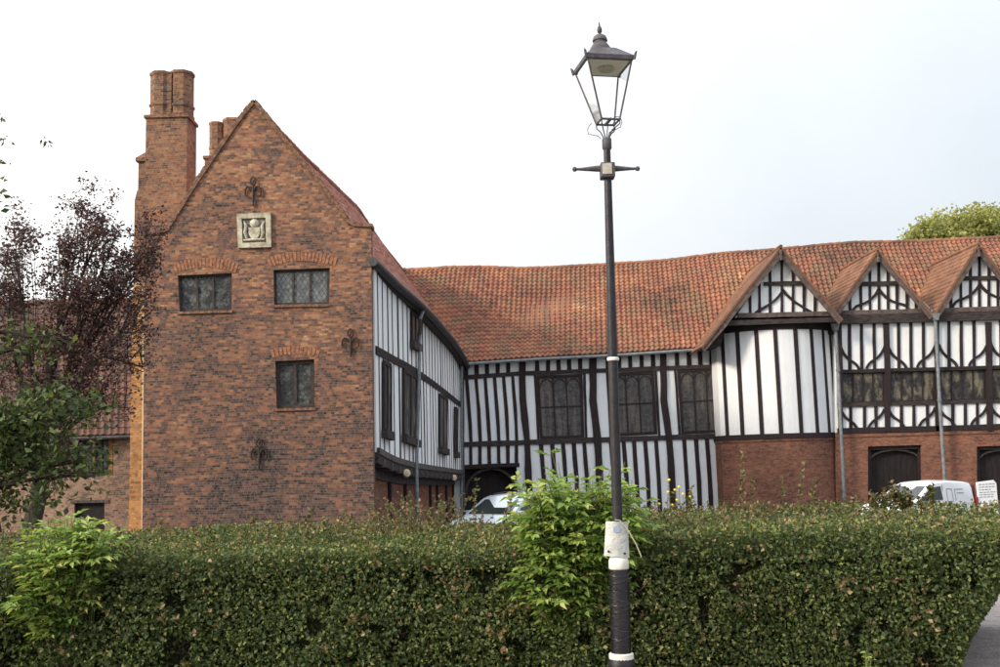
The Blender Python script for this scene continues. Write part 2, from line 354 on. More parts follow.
# ------------------------------------------------------------------ tile roofs
def resample(pts, n):
    pts = [V(p) for p in pts]; d = [0]
    for a, b in zip(pts[:-1], pts[1:]): d.append(d[-1]+(b-a).length)
    out = []
    for i in range(n+1):
        s = d[-1]*i/n; k = 0
        while k < len(d)-2 and d[k+1] < s: k += 1
        t = (s-d[k])/max(1e-6, d[k+1]-d[k]); out.append(pts[k].lerp(pts[k+1], t))
    return out, d[-1]
def tile_roof(name, top, bot, parent, mt, cw=.24, rh=.29, amp=.03, step=.028, thick=.09, sag=.05, per=5, prof='pan', edge_jit=.012):
    _, L = resample(top, 4); _, L2 = resample(bot, 4); L = max(L, L2)
    nc = max(1, round(L/cw)); nx = nc*per
    T, _ = resample(top, nx); B, _ = resample(bot, nx)
    H = (T[0]-B[0]).length; nr = max(1, round(H/rh))
    rows = []
    for r in range(nr): rows += [(r, 0.0), (r+1-.04, 1.0)]
    vs = []; uvs = []
    for (vv, ph) in rows:
        t = vv/nr; r = int(vv)
        for i in range(nx+1):
            p = B[i].lerp(T[i], t)
            e = (B[min(i+1, nx)]-B[max(i-1, 0)]).normalized(); s_ = (T[i]-B[i]).normalized()
            n = e.cross(s_).normalized()
            if n.z < 0: n = -n
            c = i/per; fr = (c % 1)
            pr = (.5+.5*math.cos(2*math.pi*(fr-.35)))**1.3 if prof == 'pan' else (0 if fr > .12 else -.3)
            k = noise.noise(V((int(c)*1.7, r*2.3, .5)))
            h = amp*pr + step*(1-ph) + k*edge_jit
            sg = noise.noise(V((p.x*.22, p.y*.22, t*2)))*sag*math.sin(math.pi*t)
            dr = k*edge_jit*1.6 if ph == 0 else 0
            vs.append(p+n*(h+sg)+s_*dr); uvs.append((c+.001, r+.5))
    m_ = nx+1; fs = [(j*m_+i, j*m_+i+1, (j+1)*m_+i+1, (j+1)*m_+i) for j in range(len(rows)-1) for i in range(nx)]
    tops = len(vs)
    for i in range(nx+1):                                     # underside
        for (q, tt) in ((B[i], 0), (T[i], 1)):
            e = (B[min(i+1, nx)]-B[max(i-1, 0)]).normalized(); n = e.cross((T[i]-B[i]).normalized()).normalized()
            if n.z < 0: n = -n
            vs.append(q-n*thick); uvs.append((i/per, .5))
    for i in range(nx):
        a = tops+2*i; fs.append((a, a+2, a+3, a+1)); fs.append((i, i+1, a+2, a)); 
        q = (len(rows)-1)*m_; fs.append((q+i, q+i+1, a+3, a+1))
    for i in (0, nx):
        a = tops+2*i
        fs.append(tuple([j*m_+i for j in range(len(rows))]+[a+1, a]))
    mb = MB(); mb.v = [tuple(v) for v in vs]; mb.f = fs; o = mb.build(name, mt, parent)
    me = o.data; uvl = me.uv_layers.new(name='UVMap'); idx = np.zeros(len(me.loops), dtype=np.int32); me.loops.foreach_get('vertex_index', idx)
    ua = np.array(uvs, dtype=np.float32)[idx]; uvl.data.foreach_set('uv', ua.ravel()); return o
def ridge_tiles(name, pts, parent, mt, r=.13, ln=.42):
    q, L = resample(pts, 1); n = max(1, round(L/ln)); q, _ = resample(pts, n); mb = MB()
    for a, b in zip(q[:-1], q[1:]):
        j = random.uniform(-.012, .012); mb.tube([a+V((0, 0, j)), b+V((0, 0, j+.012))], [r, r*1.08], 8)
    o = mb.build(name, mt, parent)
    me = o.data; uvl = me.uv_layers.new(name='UVMap'); idx = np.zeros(len(me.loops), dtype=np.int32); me.loops.foreach_get('vertex_index', idx)
    uvl.data.foreach_set('uv', np.stack([idx//16+.5, idx*0+.5], 1).astype(np.float32).ravel()); return o

# ------------------------------------------------------------------ windows
def window(parent, q, Y, lights, gl, fw_=2.2, mull=1.6, rec=.10, transoms=(), arches=False, name='window', fm=None, seg=12):
    """q: four pixel corners (tl, tr, br, bl) of the opening; frame > pane, mullion, transom"""
    fm = fm or FRAME
    tl, tr, br, bl = q
    def at(u, v):
        a = (tl[0]+(tr[0]-tl[0])*u, tl[1]+(tr[1]-tl[1])*u); b = (bl[0]+(br[0]-bl[0])*u, bl[1]+(br[1]-bl[1])*u)
        return (a[0]+(b[0]-a[0])*v, a[1]+(b[1]-a[1])*v)
    W = abs(tr[0]-tl[0]); Hh = abs(bl[1]-tl[1]); iu = fw_/W; iv = fw_/Hh; yf = Y+rec
    outer = [P(*at(0, 0), yf), P(*at(1, 0), yf), P(*at(1, 1), yf), P(*at(0, 1), yf)]
    inner = [P(*at(iu, iv), yf), P(*at(1-iu, iv), yf), P(*at(1-iu, 1-iv), yf), P(*at(iu, 1-iv), yf)]
    f = holed(outer, [inner], .08).build(name, fm, parent)
    MB().prism([P(*at(iu*.6, iv*.6), yf+.045), P(*at(1-iu*.6, iv*.6), yf+.045), P(*at(1-iu*.6, 1-iv*.6), yf+.045), P(*at(iu*.6, 1-iv*.6), yf+.045)], (0, .02, 0)).build('pane', gl, f)
    us = [iu+(1-2*iu)*k/lights for k in range(lights+1)]
    for k in range(1, lights):
        beam(MB(), [at(us[k], iv*.8), at(us[k], 1-iv*.8)], mull, yf+.005, .06, .05).build('mullion', fm, f)
    for t in transoms:
        beam(MB(), [at(iu*.8, t), at(1-iu*.8, t)], mull*.9, yf+.008, .055, .05).build('transom', fm, f)
    if arches:
        for k in range(lights):
            a, b = us[k], us[k+1]; c = (a+b)/2
            for (s0, s1) in ((a, c), (b, c)):
                pts = []
                for i in range(7):
                    t = i/6; pts.append(at(s0+(s1-s0)*(1-math.cos(t*math.pi/2))*1.0, iv+.17-(.15)*math.sin(t*math.pi/2)))
                beam(MB(), pts, mull*.7, yf+.012, .05, .03).build('tracery', fm, f)
    return f

def brick_arch(parent, x0, x1, yb, Y, mt, h=9, n=13, rise=5):
    mb = MB()
    for i in range(n):
        t = (i+.5)/n; x = x0+(x1-x0)*t; dy = -rise*(1-(2*t-1)**2); tilt = (2*t-1)*h*.35; ww = (x1-x0)/n*.42
        mb.prism(PL([(x-ww, yb+dy), (x+ww, yb+dy), (x+ww+tilt, yb+dy-h), (x-ww+tilt, yb+dy-h)], Y-.012), (0, .05, 0))
    return mb.build('brick_arch', mt, parent)
BR_ARCH = noisy('arch_brick', (.16, .075, .05), (.44, .20, .11), 11, .9, .01)

# ================================================================== BRICK GABLE HOUSE
bgh = thing('brick_house', P(255, 545, 28.4)*1, 'tall old brick house front with pointed gable, stone plaque and two chimney stacks', 'house')
bgh.location.z = GZ
YG = 28.0
def ppt(l): return PL(l, YG)
outline = [(141.5, 575), (143.5, 400), (145, 236), (150, 233.5), (166, 231), (193.5, 186.5), (234, 126.5), (252, 103.5), (254.6, 102), (258, 105), (286.7, 142), (324.5, 187.6), (349, 223.8), (352, 226), (371, 227), (372.5, 400), (375, 575)]
W1 = [(177.7, 275.5), (231.8, 273), (231.8, 310.8), (179.5, 312.4)]
W2 = [(273.4, 270), (329.8, 267.7), (329.3, 304.6), (274, 305.6)]
W3 = [(275.2, 361.3), (314.2, 359.2), (314.5, 408), (276.5, 409.3)]
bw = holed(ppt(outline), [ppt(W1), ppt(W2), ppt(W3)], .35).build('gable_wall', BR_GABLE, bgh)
for q, n_ in ((W1, 3), (W2, 3), (W3, 2)):
    wn_ = window(bgh, q, YG, n_, GL_DARK if q is W1 or q is W3 else GL_GREY, 2.6 if n_ == 3 else 4, 2.0 if n_ == 3 else 3, .10)
    wn_['label'] = {0: 'three light leaded window with dark reflections', 1: 'three light leaded window with pale panes', 2: 'small two light leaded window'}[0 if q is W1 else 1 if q is W2 else 2]
    MB().prism(ppt([(q[3][0]-2, q[3][1]), (q[2][0]+2, q[2][1]), (q[2][0]+2, q[2][1]+3.5), (q[3][0]-2, q[3][1]+3.5)]), (0, .2, 0)).v
    mb = MB(); mb.prism([p+V((0, -.05, 0)) for p in ppt([(q[3][0]-1, q[3][1]-.5), (q[2][0]+1, q[2][1]-.5), (q[2][0]+1, q[2][1]+2), (q[3][0]-1, q[3][1]+2)])], (0, .15, 0)); mb.build('sill', COPING, wn_)
brick_arch(bgh, 175, 236, 273, YG, BR_ARCH, 9, 18, 6); brick_arch(bgh, 269, 335, 267, YG, BR_ARCH, 9, 19, 6); brick_arch(bgh, 272, 318, 358, YG, BR_ARCH, 8, 12, 4)
# verge coping of tumbled bricks on edge
mb = MB()
for side in ([(166, 231), (193.5, 186.5), (234, 126.5), (252, 103.5), (254.6, 101)], [(254.6, 101), (258, 104.5), (286.7, 142), (324.5, 187.6), (350, 224)]):
    pts, L = resample([P(a, b, YG) for a, b in side], 95)
    for a, b in zip(pts[:-1], pts[1:]):
        d = (b-a); n = V((0, -1, 0)).cross(d.normalized()); 
        if n.z < 0: n = -n
        j = random.uniform(-.015, .015); a2 = a+d*.06
        mb.prism([a2-n*.06+V((0, -.05, 0)), b-n*.06+V((0, -.05, 0)), b+n*(.06+j)+V((0, -.05, 0)), a2+n*(.06+j)+V((0, -.05, 0))], (0, .42, 0))
mb.build('coping', COPING, bgh)
MB().prism([p+V((0, -.06, 0)) for p in ppt([(347.5, 222.5), (353, 226.5), (372.5, 227.5), (372.5, 224), (350, 222)])], (0, .5, 0)).build('kneeler', COPING, bgh)
MB().prism([p+V((0, -.06, 0)) for p in ppt([(144, 236), (144, 232), (168, 228), (168, 231.5)])], (0, .5, 0)).build('kneeler', COPING, bgh)
# plaque
pq = holed(PL([(236.5, 213.8), (270.5, 212.2), (271, 247), (238, 247.8)], YG-.08), [PL([(241.5, 218.5), (265.5, 217.5), (266, 242), (242.5, 242.8)], YG-.08)], .1).build('plaque', STONE, bgh)
MB().prism(PL([(241, 218), (266, 217), (266.5, 242.6), (242, 243.4)], YG-.015), (0, .03, 0)).build('carved_panel', STONE_D, pq)
mb = MB()
mb.lathe(P(254.5, 223.5, YG-.03), [(.13, 0), (.12, .04), (.06, .07), (.01, .075)], 12, V((0, -1, 0)))
mb.prism(PL([(248.5, 227.5), (260, 227), (260, 233), (257.5, 238), (254.3, 240.5), (251, 238.3), (248.7, 234)], YG-.07), (0, .05, 0))
for s in (-1, 1):
    mb.tube([P(254+s*7, 239, YG-.03), P(254+s*9, 233, YG-.05), P(254+s*8, 226, YG-.05), P(254+s*10, 221, YG-.03)], [.03, .05, .045, .02], 8)
mb.tube([P(243.5, 240.5, YG-.04), P(254, 239.5, YG-.05), P(264.5, 239.5, YG-.04)], .035, 8)
mb.build('relief', STONE, pq, smooth=True, bevel=.01)
# iron ties shaped like lilies
def anchor(cx, y0, y1, hw):
    mb = MB(); H = y1-y0; Y = YG-.05
    c = lambda x, y: P(cx+x*hw, y0+y*H, Y)
    mb.tube([c(0, .3), c(.02, .6), c(0, 1)], [.025, .038, .024], 8)
    mb.tube([c(0, .30), c(-.32, .2), c(-.3, .08), c(0, -.02), c(.3, .08), c(.32, .2), c(0, .30)], .022, 8)
    for s in (-1, 1):
        mb.tube([c(0, .52), c(s*.3, .36), c(s*.72, .32), c(s*.98, .45), c(s*.95, .62), c(s*.72, .68)], [.022, .026, .026, .026, .022, .016], 8)
    mb.tube([c(-.35, .42), c(0, .45), c(.35, .42)], .022, 8)
    return mb.build('wall_tie', IRON, bgh, smooth=True)
anchor(253, 177, 206, 8); anchor(350.5, 329, 357, 8.5); anchor(259, 439, 470, 8)

# chimney stack at the left
def zat(px, py, Y): return P(px, py, Y).z
def xat(px, py, Y): return P(px, py, Y).x
Yc = 30.0
x0, x1 = xat(145.5, 150, Yc), xat(186.8, 150, Yc); z1 = zat(166, 117, Yc)
st = MB().box((x0, Yc, GZ), (x1, Yc+.95, z1)).build('chimney', BR_STACK, bgh, label='left chimney stack with two octagonal flues')
MB().box((x0-.05, Yc-.05, z1-.02), (x1+.05, Yc+1.0, z1+.07)).build('string_course', COPING, st)
def octo(c, r, z0, z1, parent, mt, bands, cap=True):
    p = [(r*1.08, z0), (r*1.08, z0+.1), (r, z0+.14)]
    for b in bands: p += [(r, b-.06), (r*1.1, b-.03), (r*1.1, b+.03), (r, b+.06)]
    p += [(r, z1-.12), (r*1.08, z1-.08), (r*1.08, z1), (r*.78, z1), (r*.75, z1-.3)]
    o = MB().lathe((c[0], c[1], 0), [(a/math.cos(math.pi/8), b) for a, b in p], 8, rot=math.pi/8).build('flue', mt, parent); return o
zt = zat(166, 68, Yc)
wst = (x1-x0)
octo((x0+wst*.275, Yc+.42), .315, z1+.06, zt-.03, st, BR_STACK, [z1+.46]); octo((x0+wst*.75, Yc+.47), .325, z1+.06, zt, st, BR_STACK, [z1+.44])
mb = MB(); mb.box((x0+wst*.5-.085, Yc+.16, z1+.06), (x0+wst*.5+.085, Yc+.7, zt-.05)); mb.build('flue_web', BR_STACK, st)
# stepped pilaster on its left side
xa = xat(137, 160, Yc); zb = zat(140, 157, Yc)
mb = MB(); mb.box((xa, Yc+.12, GZ), (x0, Yc+.8, zb)); mb.box((xat(134, 200, Yc), Yc+.05, GZ), (x0, Yc+.86, zat(135, 200, Yc)))
mb.prism([V((xat(134, 200, Yc), Yc+.05, zat(135, 200, Yc))), V((x0, Yc+.05, zat(135, 200, Yc))), V((x0, Yc+.05, zat(137, 186, Yc))), V((xa, Yc+.05, zat(137, 190, Yc)))], (0, .8, 0))
mb.build('pilaster', BR_STACK, st)
a = V((xa-.07, Yc+.06, zb)); b = V((x0+.05, Yc+.06, zb)); c = V((x0+.05, Yc+.86, zb)); d = V((xa-.07, Yc+.86, zb)); t = (a+c)/2+V((0, 0, .3))
MB().add([a, b, c, d, t, a-V((0, 0, .1)), b-V((0, 0, .1)), c-V((0, 0, .1)), d-V((0, 0, .1))], [(0, 1, 4), (1, 2, 4), (2, 3, 4), (3, 0, 4), (5, 6, 1, 0), (6, 7, 2, 1), (7, 8, 3, 2), (8, 5, 0, 3), (8, 7, 6, 5)]).build('cap', COPING, st)
# lower breast of the stack, low sunlight painted in as orange brick, turned a little to the left
Yb = 28.9
zl = zat(136, 288, Yb)
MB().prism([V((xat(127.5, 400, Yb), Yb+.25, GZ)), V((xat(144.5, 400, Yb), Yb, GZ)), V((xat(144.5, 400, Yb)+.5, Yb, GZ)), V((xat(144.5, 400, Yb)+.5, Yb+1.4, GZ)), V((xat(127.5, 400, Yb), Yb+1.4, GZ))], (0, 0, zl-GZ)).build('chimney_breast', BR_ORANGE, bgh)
xq = xat(127.5, 400, Yb); xr = xat(144.5, 400, Yb)+.5
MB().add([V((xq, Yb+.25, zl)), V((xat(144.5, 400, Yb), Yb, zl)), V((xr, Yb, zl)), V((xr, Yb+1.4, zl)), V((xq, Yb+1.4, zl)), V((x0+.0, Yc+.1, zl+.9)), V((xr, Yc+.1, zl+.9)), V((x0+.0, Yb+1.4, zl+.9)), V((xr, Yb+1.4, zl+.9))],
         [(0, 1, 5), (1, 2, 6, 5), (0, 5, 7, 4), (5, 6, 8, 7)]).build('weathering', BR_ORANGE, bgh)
MB().tube([P(138, 283, 28.75), P(141, 286.5, 28.7), P(143.6, 290, 28.75), P(144.2, 296, 28.8), P(143.5, 420, 28.8), P(142.5, 570, 28.8)], .035, 8).build('downpipe', CREAM, bgh, smooth=True, label='thin cream pipe down the corner of the brick gable')
# second stack, further back on the left slope
Y2 = 34.0
xa2, xb2 = xat(205.5, 160, Y2), xat(240, 150, Y2); z2 = zat(222, 157, Y2)
st2 = MB().box((xa2-.03, Y2, GZ+5), (xb2+.06, Y2+.95, z2)).build('chimney', BR_STACK, bgh, label='rear chimney stack half behind the gable')
MB().box((xa2-.08, Y2-.05, z2-.05), (xb2+.1, Y2+1, z2+.05)).build('string_course', COPING, st2)
octo((xat(212.8, 130, Y2), Y2+.45), .215, z2+.05, zat(213, 119, Y2), st2, BR_STACK, [z2+.42]); octo((xat(229.5, 130, Y2), Y2+.5), .315, z2+.05, zat(229, 115.5, Y2), st2, BR_STACK, [z2+.42])

# ================================================================== TIMBER WING (runs back from the gable to the hall)
wing = thing('timber_wing', V((-3.4, 30, GZ)), 'curving black and white timbered wing running back from the brick gable', 'building')
CRV = [(27.9, -3.435), (31, -3.2), (34.5, -2.85), (39.6, -2.45), (45, -2.08), (48.5, -1.84)]
def wx(Y):
    for (a, xa), (b, xb) in zip(CRV[:-1], CRV[1:]):
        if Y <= b: return xa+(xb-xa)*(Y-a)/(b-a)
    return CRV[-1][1]
def PW(px, py, off=0):
    d = ray(px, py); k = d.x/d.y; lo, hi = 27.5, 49
    f = lambda Y: k*Y-(wx(Y)+off)
    for _ in range(40):
        mid = (lo+hi)/2
        if f(mid) > 0: lo = mid
        else: hi = mid
    Y = (lo+hi)/2; return V((wx(Y)+off, Y, EYE+d.z*Y/d.y))
EAVE = [P(371.5, 257, 28.0), P(385, 270, 29.5), P(398, 283, 31.2), P(410, 293, 32.8), P(422, 304, 34.5), P(433, 315.5, 36.8), P(443.5, 328, 39.6), P(451.5, 337.5, 42.2), P(458.7, 348, 45), P(463.5, 357, 47.0), P(466.5, 364, 47.9)]
def eave_z(Y):
    for a, b in zip(EAVE[:-1], EAVE[1:]):
        if Y <= b.y: t = max(0, (Y-a.y)/(b.y-a.y)); return a.z+(b.z-a.z)*t
    return EAVE[-1].z
JET = [PW(375.6, 451.5), PW(385, 457), PW(395, 461.5), PW(413, 466.5), PW(435, 469.5), PW(458, 472.5)]
def jet_z(Y):
    if Y <= JET[0].y: return JET[0].z
    for a, b in zip(JET[:-1], JET[1:]):
        if Y <= b.y: return a.z+(b.z-a.z)*(Y-a.y)/(b.y-a.y)
    return JET[-1].z
NY = 40; YY = [28.36+(47.9-28.36)*i/NY for i in range(NY+1)]
def strip(zlo, zhi, off, thick, YY=YY):
    mb = MB(); vs = []
    for Y in YY:
        n = V((.997, -.075, 0))
        a = V((wx(Y)+off, Y, zlo(Y))); b = V((wx(Y)+off, Y, zhi(Y))); vs += [a, b, b-n*thick, a-n*thick]
    fs = []
    for i in range(len(YY)-1):
        for k in range(4): fs.append((i*4+k, i*4+(k+1) % 4, (i+1)*4+(k+1) % 4, (i+1)*4+k))
    e = (len(YY)-1)*4; fs += [(3, 2, 1, 0), (e, e+1, e+2, e+3)]
    return mb.add(vs, fs)
strip(jet_z, lambda Y: eave_z(Y)-.05, 0, .15).build('plaster_wall', PL_WING, wing)
strip(lambda Y: GZ, lambda Y: jet_z(Y)-.3, -.42, .3).build('brick_wall', BR_RED, wing)
strip(lambda Y: jet_z(Y)-.55, lambda Y: jet_z(Y)-.28, -.34, .3).build('wall_plate', TIMBER_GREY, wing)
strip(lambda Y: jet_z(Y)-.3, lambda Y: jet_z(Y)+.03, .06, .5).build('jetty_beam', TIMBER_H, wing)
strip(lambda Y: jet_z(Y)-.05, lambda Y: jet_z(Y)+.12, .09, .1).build('rail', TIMBER_GREY, wing)
# mid rail
MR = [PW(373.5, 348.5), PW(390, 357.5), PW(406.5, 366), PW(425, 378), PW(443, 391), PW(459.5, 404)]
def mr_z(Y):
    if Y <= MR[0].y: return MR[0].z
    for a, b in zip(MR[:-1], MR[1:]):
        if Y <= b.y: return a.z+(b.z-a.z)*(Y-a.y)/(b.y-a.y)
    return MR[-1].z
strip(lambda Y: mr_z(Y)-.13, lambda Y: mr_z(Y)+.1, .04, .1).build('rail', TIMBER, wing)
# joist ends under the jetty
for i in range(16):
    Y = 29+i*1.2; MB().box((wx(Y)-.5, Y-.09, jet_z(Y)-.34), (wx(Y)+.1, Y+.09, jet_z(Y)-.12)).build('joist', TIMBER_GREY, wing)
def wstud(Y, z0, z1, w_, off=.012, mt=TIMBER, name='stud'):
    mb = MB(); dY = w_/2; j = random.uniform(-.05, .05)
    a = V((wx(Y-dY)+off, Y-dY, z0)); b = V((wx(Y+dY)+off, Y+dY, z0)); c = V((wx(Y+dY+j)+off, Y+dY+j, z1)); d = V((wx(Y-dY+j)+off, Y-dY+j, z1))
    mb.prism([a, b, c, d], (-.1, .01, 0)); return mb.build(name, mt, wing)
Y = 28.75; k = 0
while Y < 47.6:
    big = (k % 6 == 4)
    wstud(Y, mr_z(Y)+.1, eave_z(Y)-.05, .2 if big else random.uniform(.09, .14), mt=TIMBER_GREY if Y > 35.5 and not big else TIMBER)
    wstud(Y+random.uniform(-.08, .08), jet_z(Y)+.1, mr_z(Y)-.12, .2 if big else random.uniform(.09, .14), mt=TIMBER_GREY if random.random() < .4 else TIMBER)
    Y += random.uniform(.66, .86); k += 1
for px in (389.5, 405, 417, 430, 437, 446, 453):
    p = PW(px, 500, -.40); zt_ = jet_z(p.y)-.5
    MB().box((p.x-.02, p.y-.16, GZ), (p.x+.06, p.y+.16, zt_)).build('post', TIMBER, wing)
def wwin(pxl, pxr, tl, tr, bl, br):
    c = [PW(pxl, tl, .02), PW(pxr, tr, .02), PW(pxr, br, .02), PW(pxl, bl, .02)]
    f = MB(); n = V((.07, -.005, 0))
    def fr(a, b, w_):
        d = (b-a).normalized(); s_ = n.normalized().cross(d)*w_/2
        f.prism([a-s_, b-s_, b+s_, a+s_], n)
    for a, b in ((0, 1), (1, 2), (2, 3), (3, 0)): fr(c[a], c[b], .12)
    o = f.build('window', TIMBER, wing)
    MB().prism([p+n*.4 for p in c], n*.2).build('pane', GL_RANGE, o)
    m0 = (c[0]+c[1])/2; m1 = (c[2]+c[3])/2; f = MB(); fr(m0, m1, .1); f.build('mullion', TIMBER, o)
    f = MB(); f.prism([c[3]+V((0, -.12, -.22)), c[2]+V((0, .12, -.22)), c[2]+V((0, .12, .02)), c[3]+V((0, -.12, .02))], n*2.2); f.build('sill', TIMBER_H, o)
    return o
wwin(410.6, 417.5, 313, 318, 342, 345)
wwin(382.4, 389.5, 362, 366, 430, 433)
wwin(402.5, 416, 370, 378, 435, 441)
wwin(438.6, 446, 395, 399, 447, 450)
wwin(454, 456.5, 408, 409, 452, 453)
# roof
RIDGE = [P(254.5, 104, 28.1), P(278, 131.5, 30.2), P(302, 156, 32.9), P(322, 175, 34.9), P(338, 190.5, 36.9), P(356, 207.5, 39.5), P(380, 243, 46), P(402, 270.5, 52)]
tile_roof('roof', RIDGE, [p for p in EAVE]+[P(470, 372, 50)], wing, TILE_PINK, cw=.19, rh=.2, amp=.006, step=.014, sag=.0, per=2, prof='plain')
left_eave = [V((-9.55, 28.3, eave_z(28)-.1)), V((-9.2, 36, eave_z(30)-.1)), V((-8.2, 52, eave_z(32)-.1))]
tile_roof('roof', [RIDGE[0], RIDGE[4], RIDGE[7]], left_eave, wing, TILE_PINK, cw=.19, rh=.2, amp=.006, step=.014, sag=.0, per=2, prof='plain')
MB().prism([V((-9.3, 28.4, GZ)), V((-9.1, 28.4, GZ)), V((-7.9, 52, GZ)), V((-8.1, 52, GZ))], (0, 0, eave_z(30)-GZ-.1)).build('rear_wall', BR_GABLE, wing)
ridge_tiles('ridge', RIDGE, wing, TILE_PINK, .1)
MB().tube([p+V((.04, -.02, -.13)) for p in EAVE], .13, 10).build('gutter', GUTTER, wing, smooth=True)
def strip_e():
    mb = MB(); vs = []
    for p in EAVE: vs += [p+V((0, 0, -.12)), p+V((-.55, .03, .02)), p+V((-.55, .03, -.28)), p+V((-.06, 0, -.3))]
    fs = [(i*4+k, i*4+(k+1) % 4, (i+1)*4+(k+1) % 4, (i+1)*4+k) for i in range(len(EAVE)-1) for k in range(4)]+[(3, 2, 1, 0)]
    return mb.add(vs, fs)
strip_e().build('eave_soffit', TIMBER_H, wing)
dp = [EAVE[4]+V((.04, -.02, -.2)), PW(420.5, 318, .30), PW(419.8, 335, .12), PW(418, 420, .14), PW(416.5, 465, .14)]
dp.append(V((dp[-1].x, dp[-1].y, GZ)))
MB().tube(dp, .06, 8).build('downpipe', LEAD, wing, smooth=True)
# flood lamps under the jetty
for px, py in ((405.3, 473.5), (453, 478)):
    p = PW(px, py, .08); MB().lathe(p+V((.02, 0, 0)), [(.03, -.06), (.13, .0), (.12, .08), (.04, .12)], 12, V((.5, -.8, .2))).build('flood_lamp', CREAM, wing, smooth=True)

# ================================================================== GREAT HALL
hall = thing('great_hall', V((4, 48, GZ)), 'long timbered hall with wavy orange pantiled roof and tall leaded windows', 'building')
YH = 48.0
T1 = [(455, 378), (521, 373.5), (600, 370.5), (722, 366)]       # rail under the eave
def ty(x, L):
    for a, b in zip(L[:-1], L[1:]):
        if x <= b[0]: return a[1]+(b[1]-a[1])*(x-a[0])/(b[0]-a[0])
    return L[-1][1]
T2 = [(455, 445), (620, 439), (722, 436)]
EV = [(455, 364), (464, 362), (540, 357.5), (620, 354), (701, 349.5), (722, 348)]
WA = [(536, 375.7), (582.5, 373.8), (584.5, 438), (540, 439.5)]
WB = [(609, 373), (654, 371), (657.5, 434.5), (612.5, 436.5)]
WC = [(677, 369.7), (722, 366.8), (724, 432.5), (681.5, 434.5)]
AR = [(464.5, 574), (463.5, 465.8), (516.5, 463.8), (520, 574)]
pl = holed(PL([(455, 575), (452, 364), (540, 357), (620, 352), (724, 345), (730, 575)], YH), [PL(q, YH) for q in (WA, WB, WC, AR)], .2).build('plaster_wall', PL_HALL, hall)
HB = [[(542, 575), (552, 575)]]
for q in (WA, WB, WC):
    window(hall, q, YH, 3, GL_HALL, 3.0, 1.3, -.03, transoms=(.5,), arches=True, fm=TIMBER)
def tb(name, pts, w_, mt=TIMBER, Y=YH-.04, th=.12, J=.3): return timber(name, pts, w_, Y, th, mt, hall, J)
tb('rail', T1, 4.2, TIMBER_H, YH-.06); tb('rail', T2, 5.2, TIMBER_H, YH-.06)
MB().prism([p for p in PL([(455, 369), (540, 363.5), (620, 359), (722, 353.5), (722, 346.5), (620, 352), (540, 356), (455, 362)], YH-.05)], (0, .2, 0)).v
for x0_, x1_, w0_ in ((522.5, 529.5, 6.5), (593, 600.5, 7.5), (663.5, 673.5, 6.5)):
    tb('post', [(x0_, ty(x0_, EV)), (x0_+.2, 400), ((x0_+x1_)/2+1, 440), (x1_+4, 575)], w0_, TIMBER, YH-.09, .2, .5)
# studs below the eave
for x in [466, 476.5, 487, 497.5, 508] + [537, 548, 558.5, 569, 580] + [607.5, 619, 630, 641.5, 653] + [677, 689, 700, 711.5, 721]:
    tb('stud', [(x, ty(x, EV)+.5), (x+.3, ty(x, T1)-1.5)], 4.2)
for a, b in ((466.8, 471), (476, 480.3), (485, 489.4), (494.5, 499), (503.7, 508), (512.6, 517)):
    tb('stud', [(a, ty(a, T1)+1.5), ((a+b)/2+.4, 410), (b, ty(b, T2)-2)], 3.4)
for x in (470.5, 479.8, 489, 498.5, 507.8, 516.3): tb('stud', [(x, ty(x, T2)+2.2), (x+.3, 466)], 3.6)
tb('rail', [(461.5, 467), (519.5, 464.7)], 4, TIMBER, YH-.05)
tb('post', [(462.3, 364), (462.8, 470), (464, 575)], 3.4, TIMBER_GREY, YH-.1, .12)
for x in (541, 552.3, 562.8, 573.6, 584.2, 611, 623.5, 634, 645, 656, 684, 696, 707, 717.8): tb('stud', [(x, ty(x, T2)+2), (x+3, 480), (x+7, 575)], 4.2)
for a, b in (((535, 375), (538.5, 440)), ((584.3, 373), (586.2, 439)), ((607.3, 372), (611, 438)), ((655.7, 371), (659.5, 436)), ((675.2, 370), (679.8, 435))): tb('stud', [a, b], 2.6)
# archway: dark passage with double boarded doors set back
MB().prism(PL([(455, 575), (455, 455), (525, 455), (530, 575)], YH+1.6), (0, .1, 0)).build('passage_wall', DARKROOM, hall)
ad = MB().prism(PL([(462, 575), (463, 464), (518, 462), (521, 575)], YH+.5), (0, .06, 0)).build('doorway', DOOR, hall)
for i in range(9):
    x = 466+i*5.8; beam(MB(), [(x, 470), (x+.5, 570)], .8, YH+.47, .03, .05).build('batten', TIMBER, ad)
timber('arch_brace', curve((465.5, 496), (466, 471.5), (491, 468.5))+curve((491, 468.5), (514, 469.5), (516.5, 494)), 2.6, YH+.06, .2, TIMBER_H, hall)
RH = [(330, 272), (380, 270.5), (402, 270.5), (430, 269.5), (455, 267.8), (490, 268), (520, 269.3), (560, 268), (600, 265.5), (660, 262), (720, 254.5), (780, 250), (850, 243.5), (920, 242), (1000, 238), (1075, 236)]
EH = [(445, 365), (464, 362.5), (540, 357.5), (620, 353.5), (701, 348), (760, 345), (850, 341), (1000, 335), (1130, 329)]
RT = PL(RH, 52.0); EB = [p+V((0, 0, .02)) for p in PL(EH, 47.5)]
EB = [V((RT[0].x-.5, 47.5, EB[0].z))]+EB
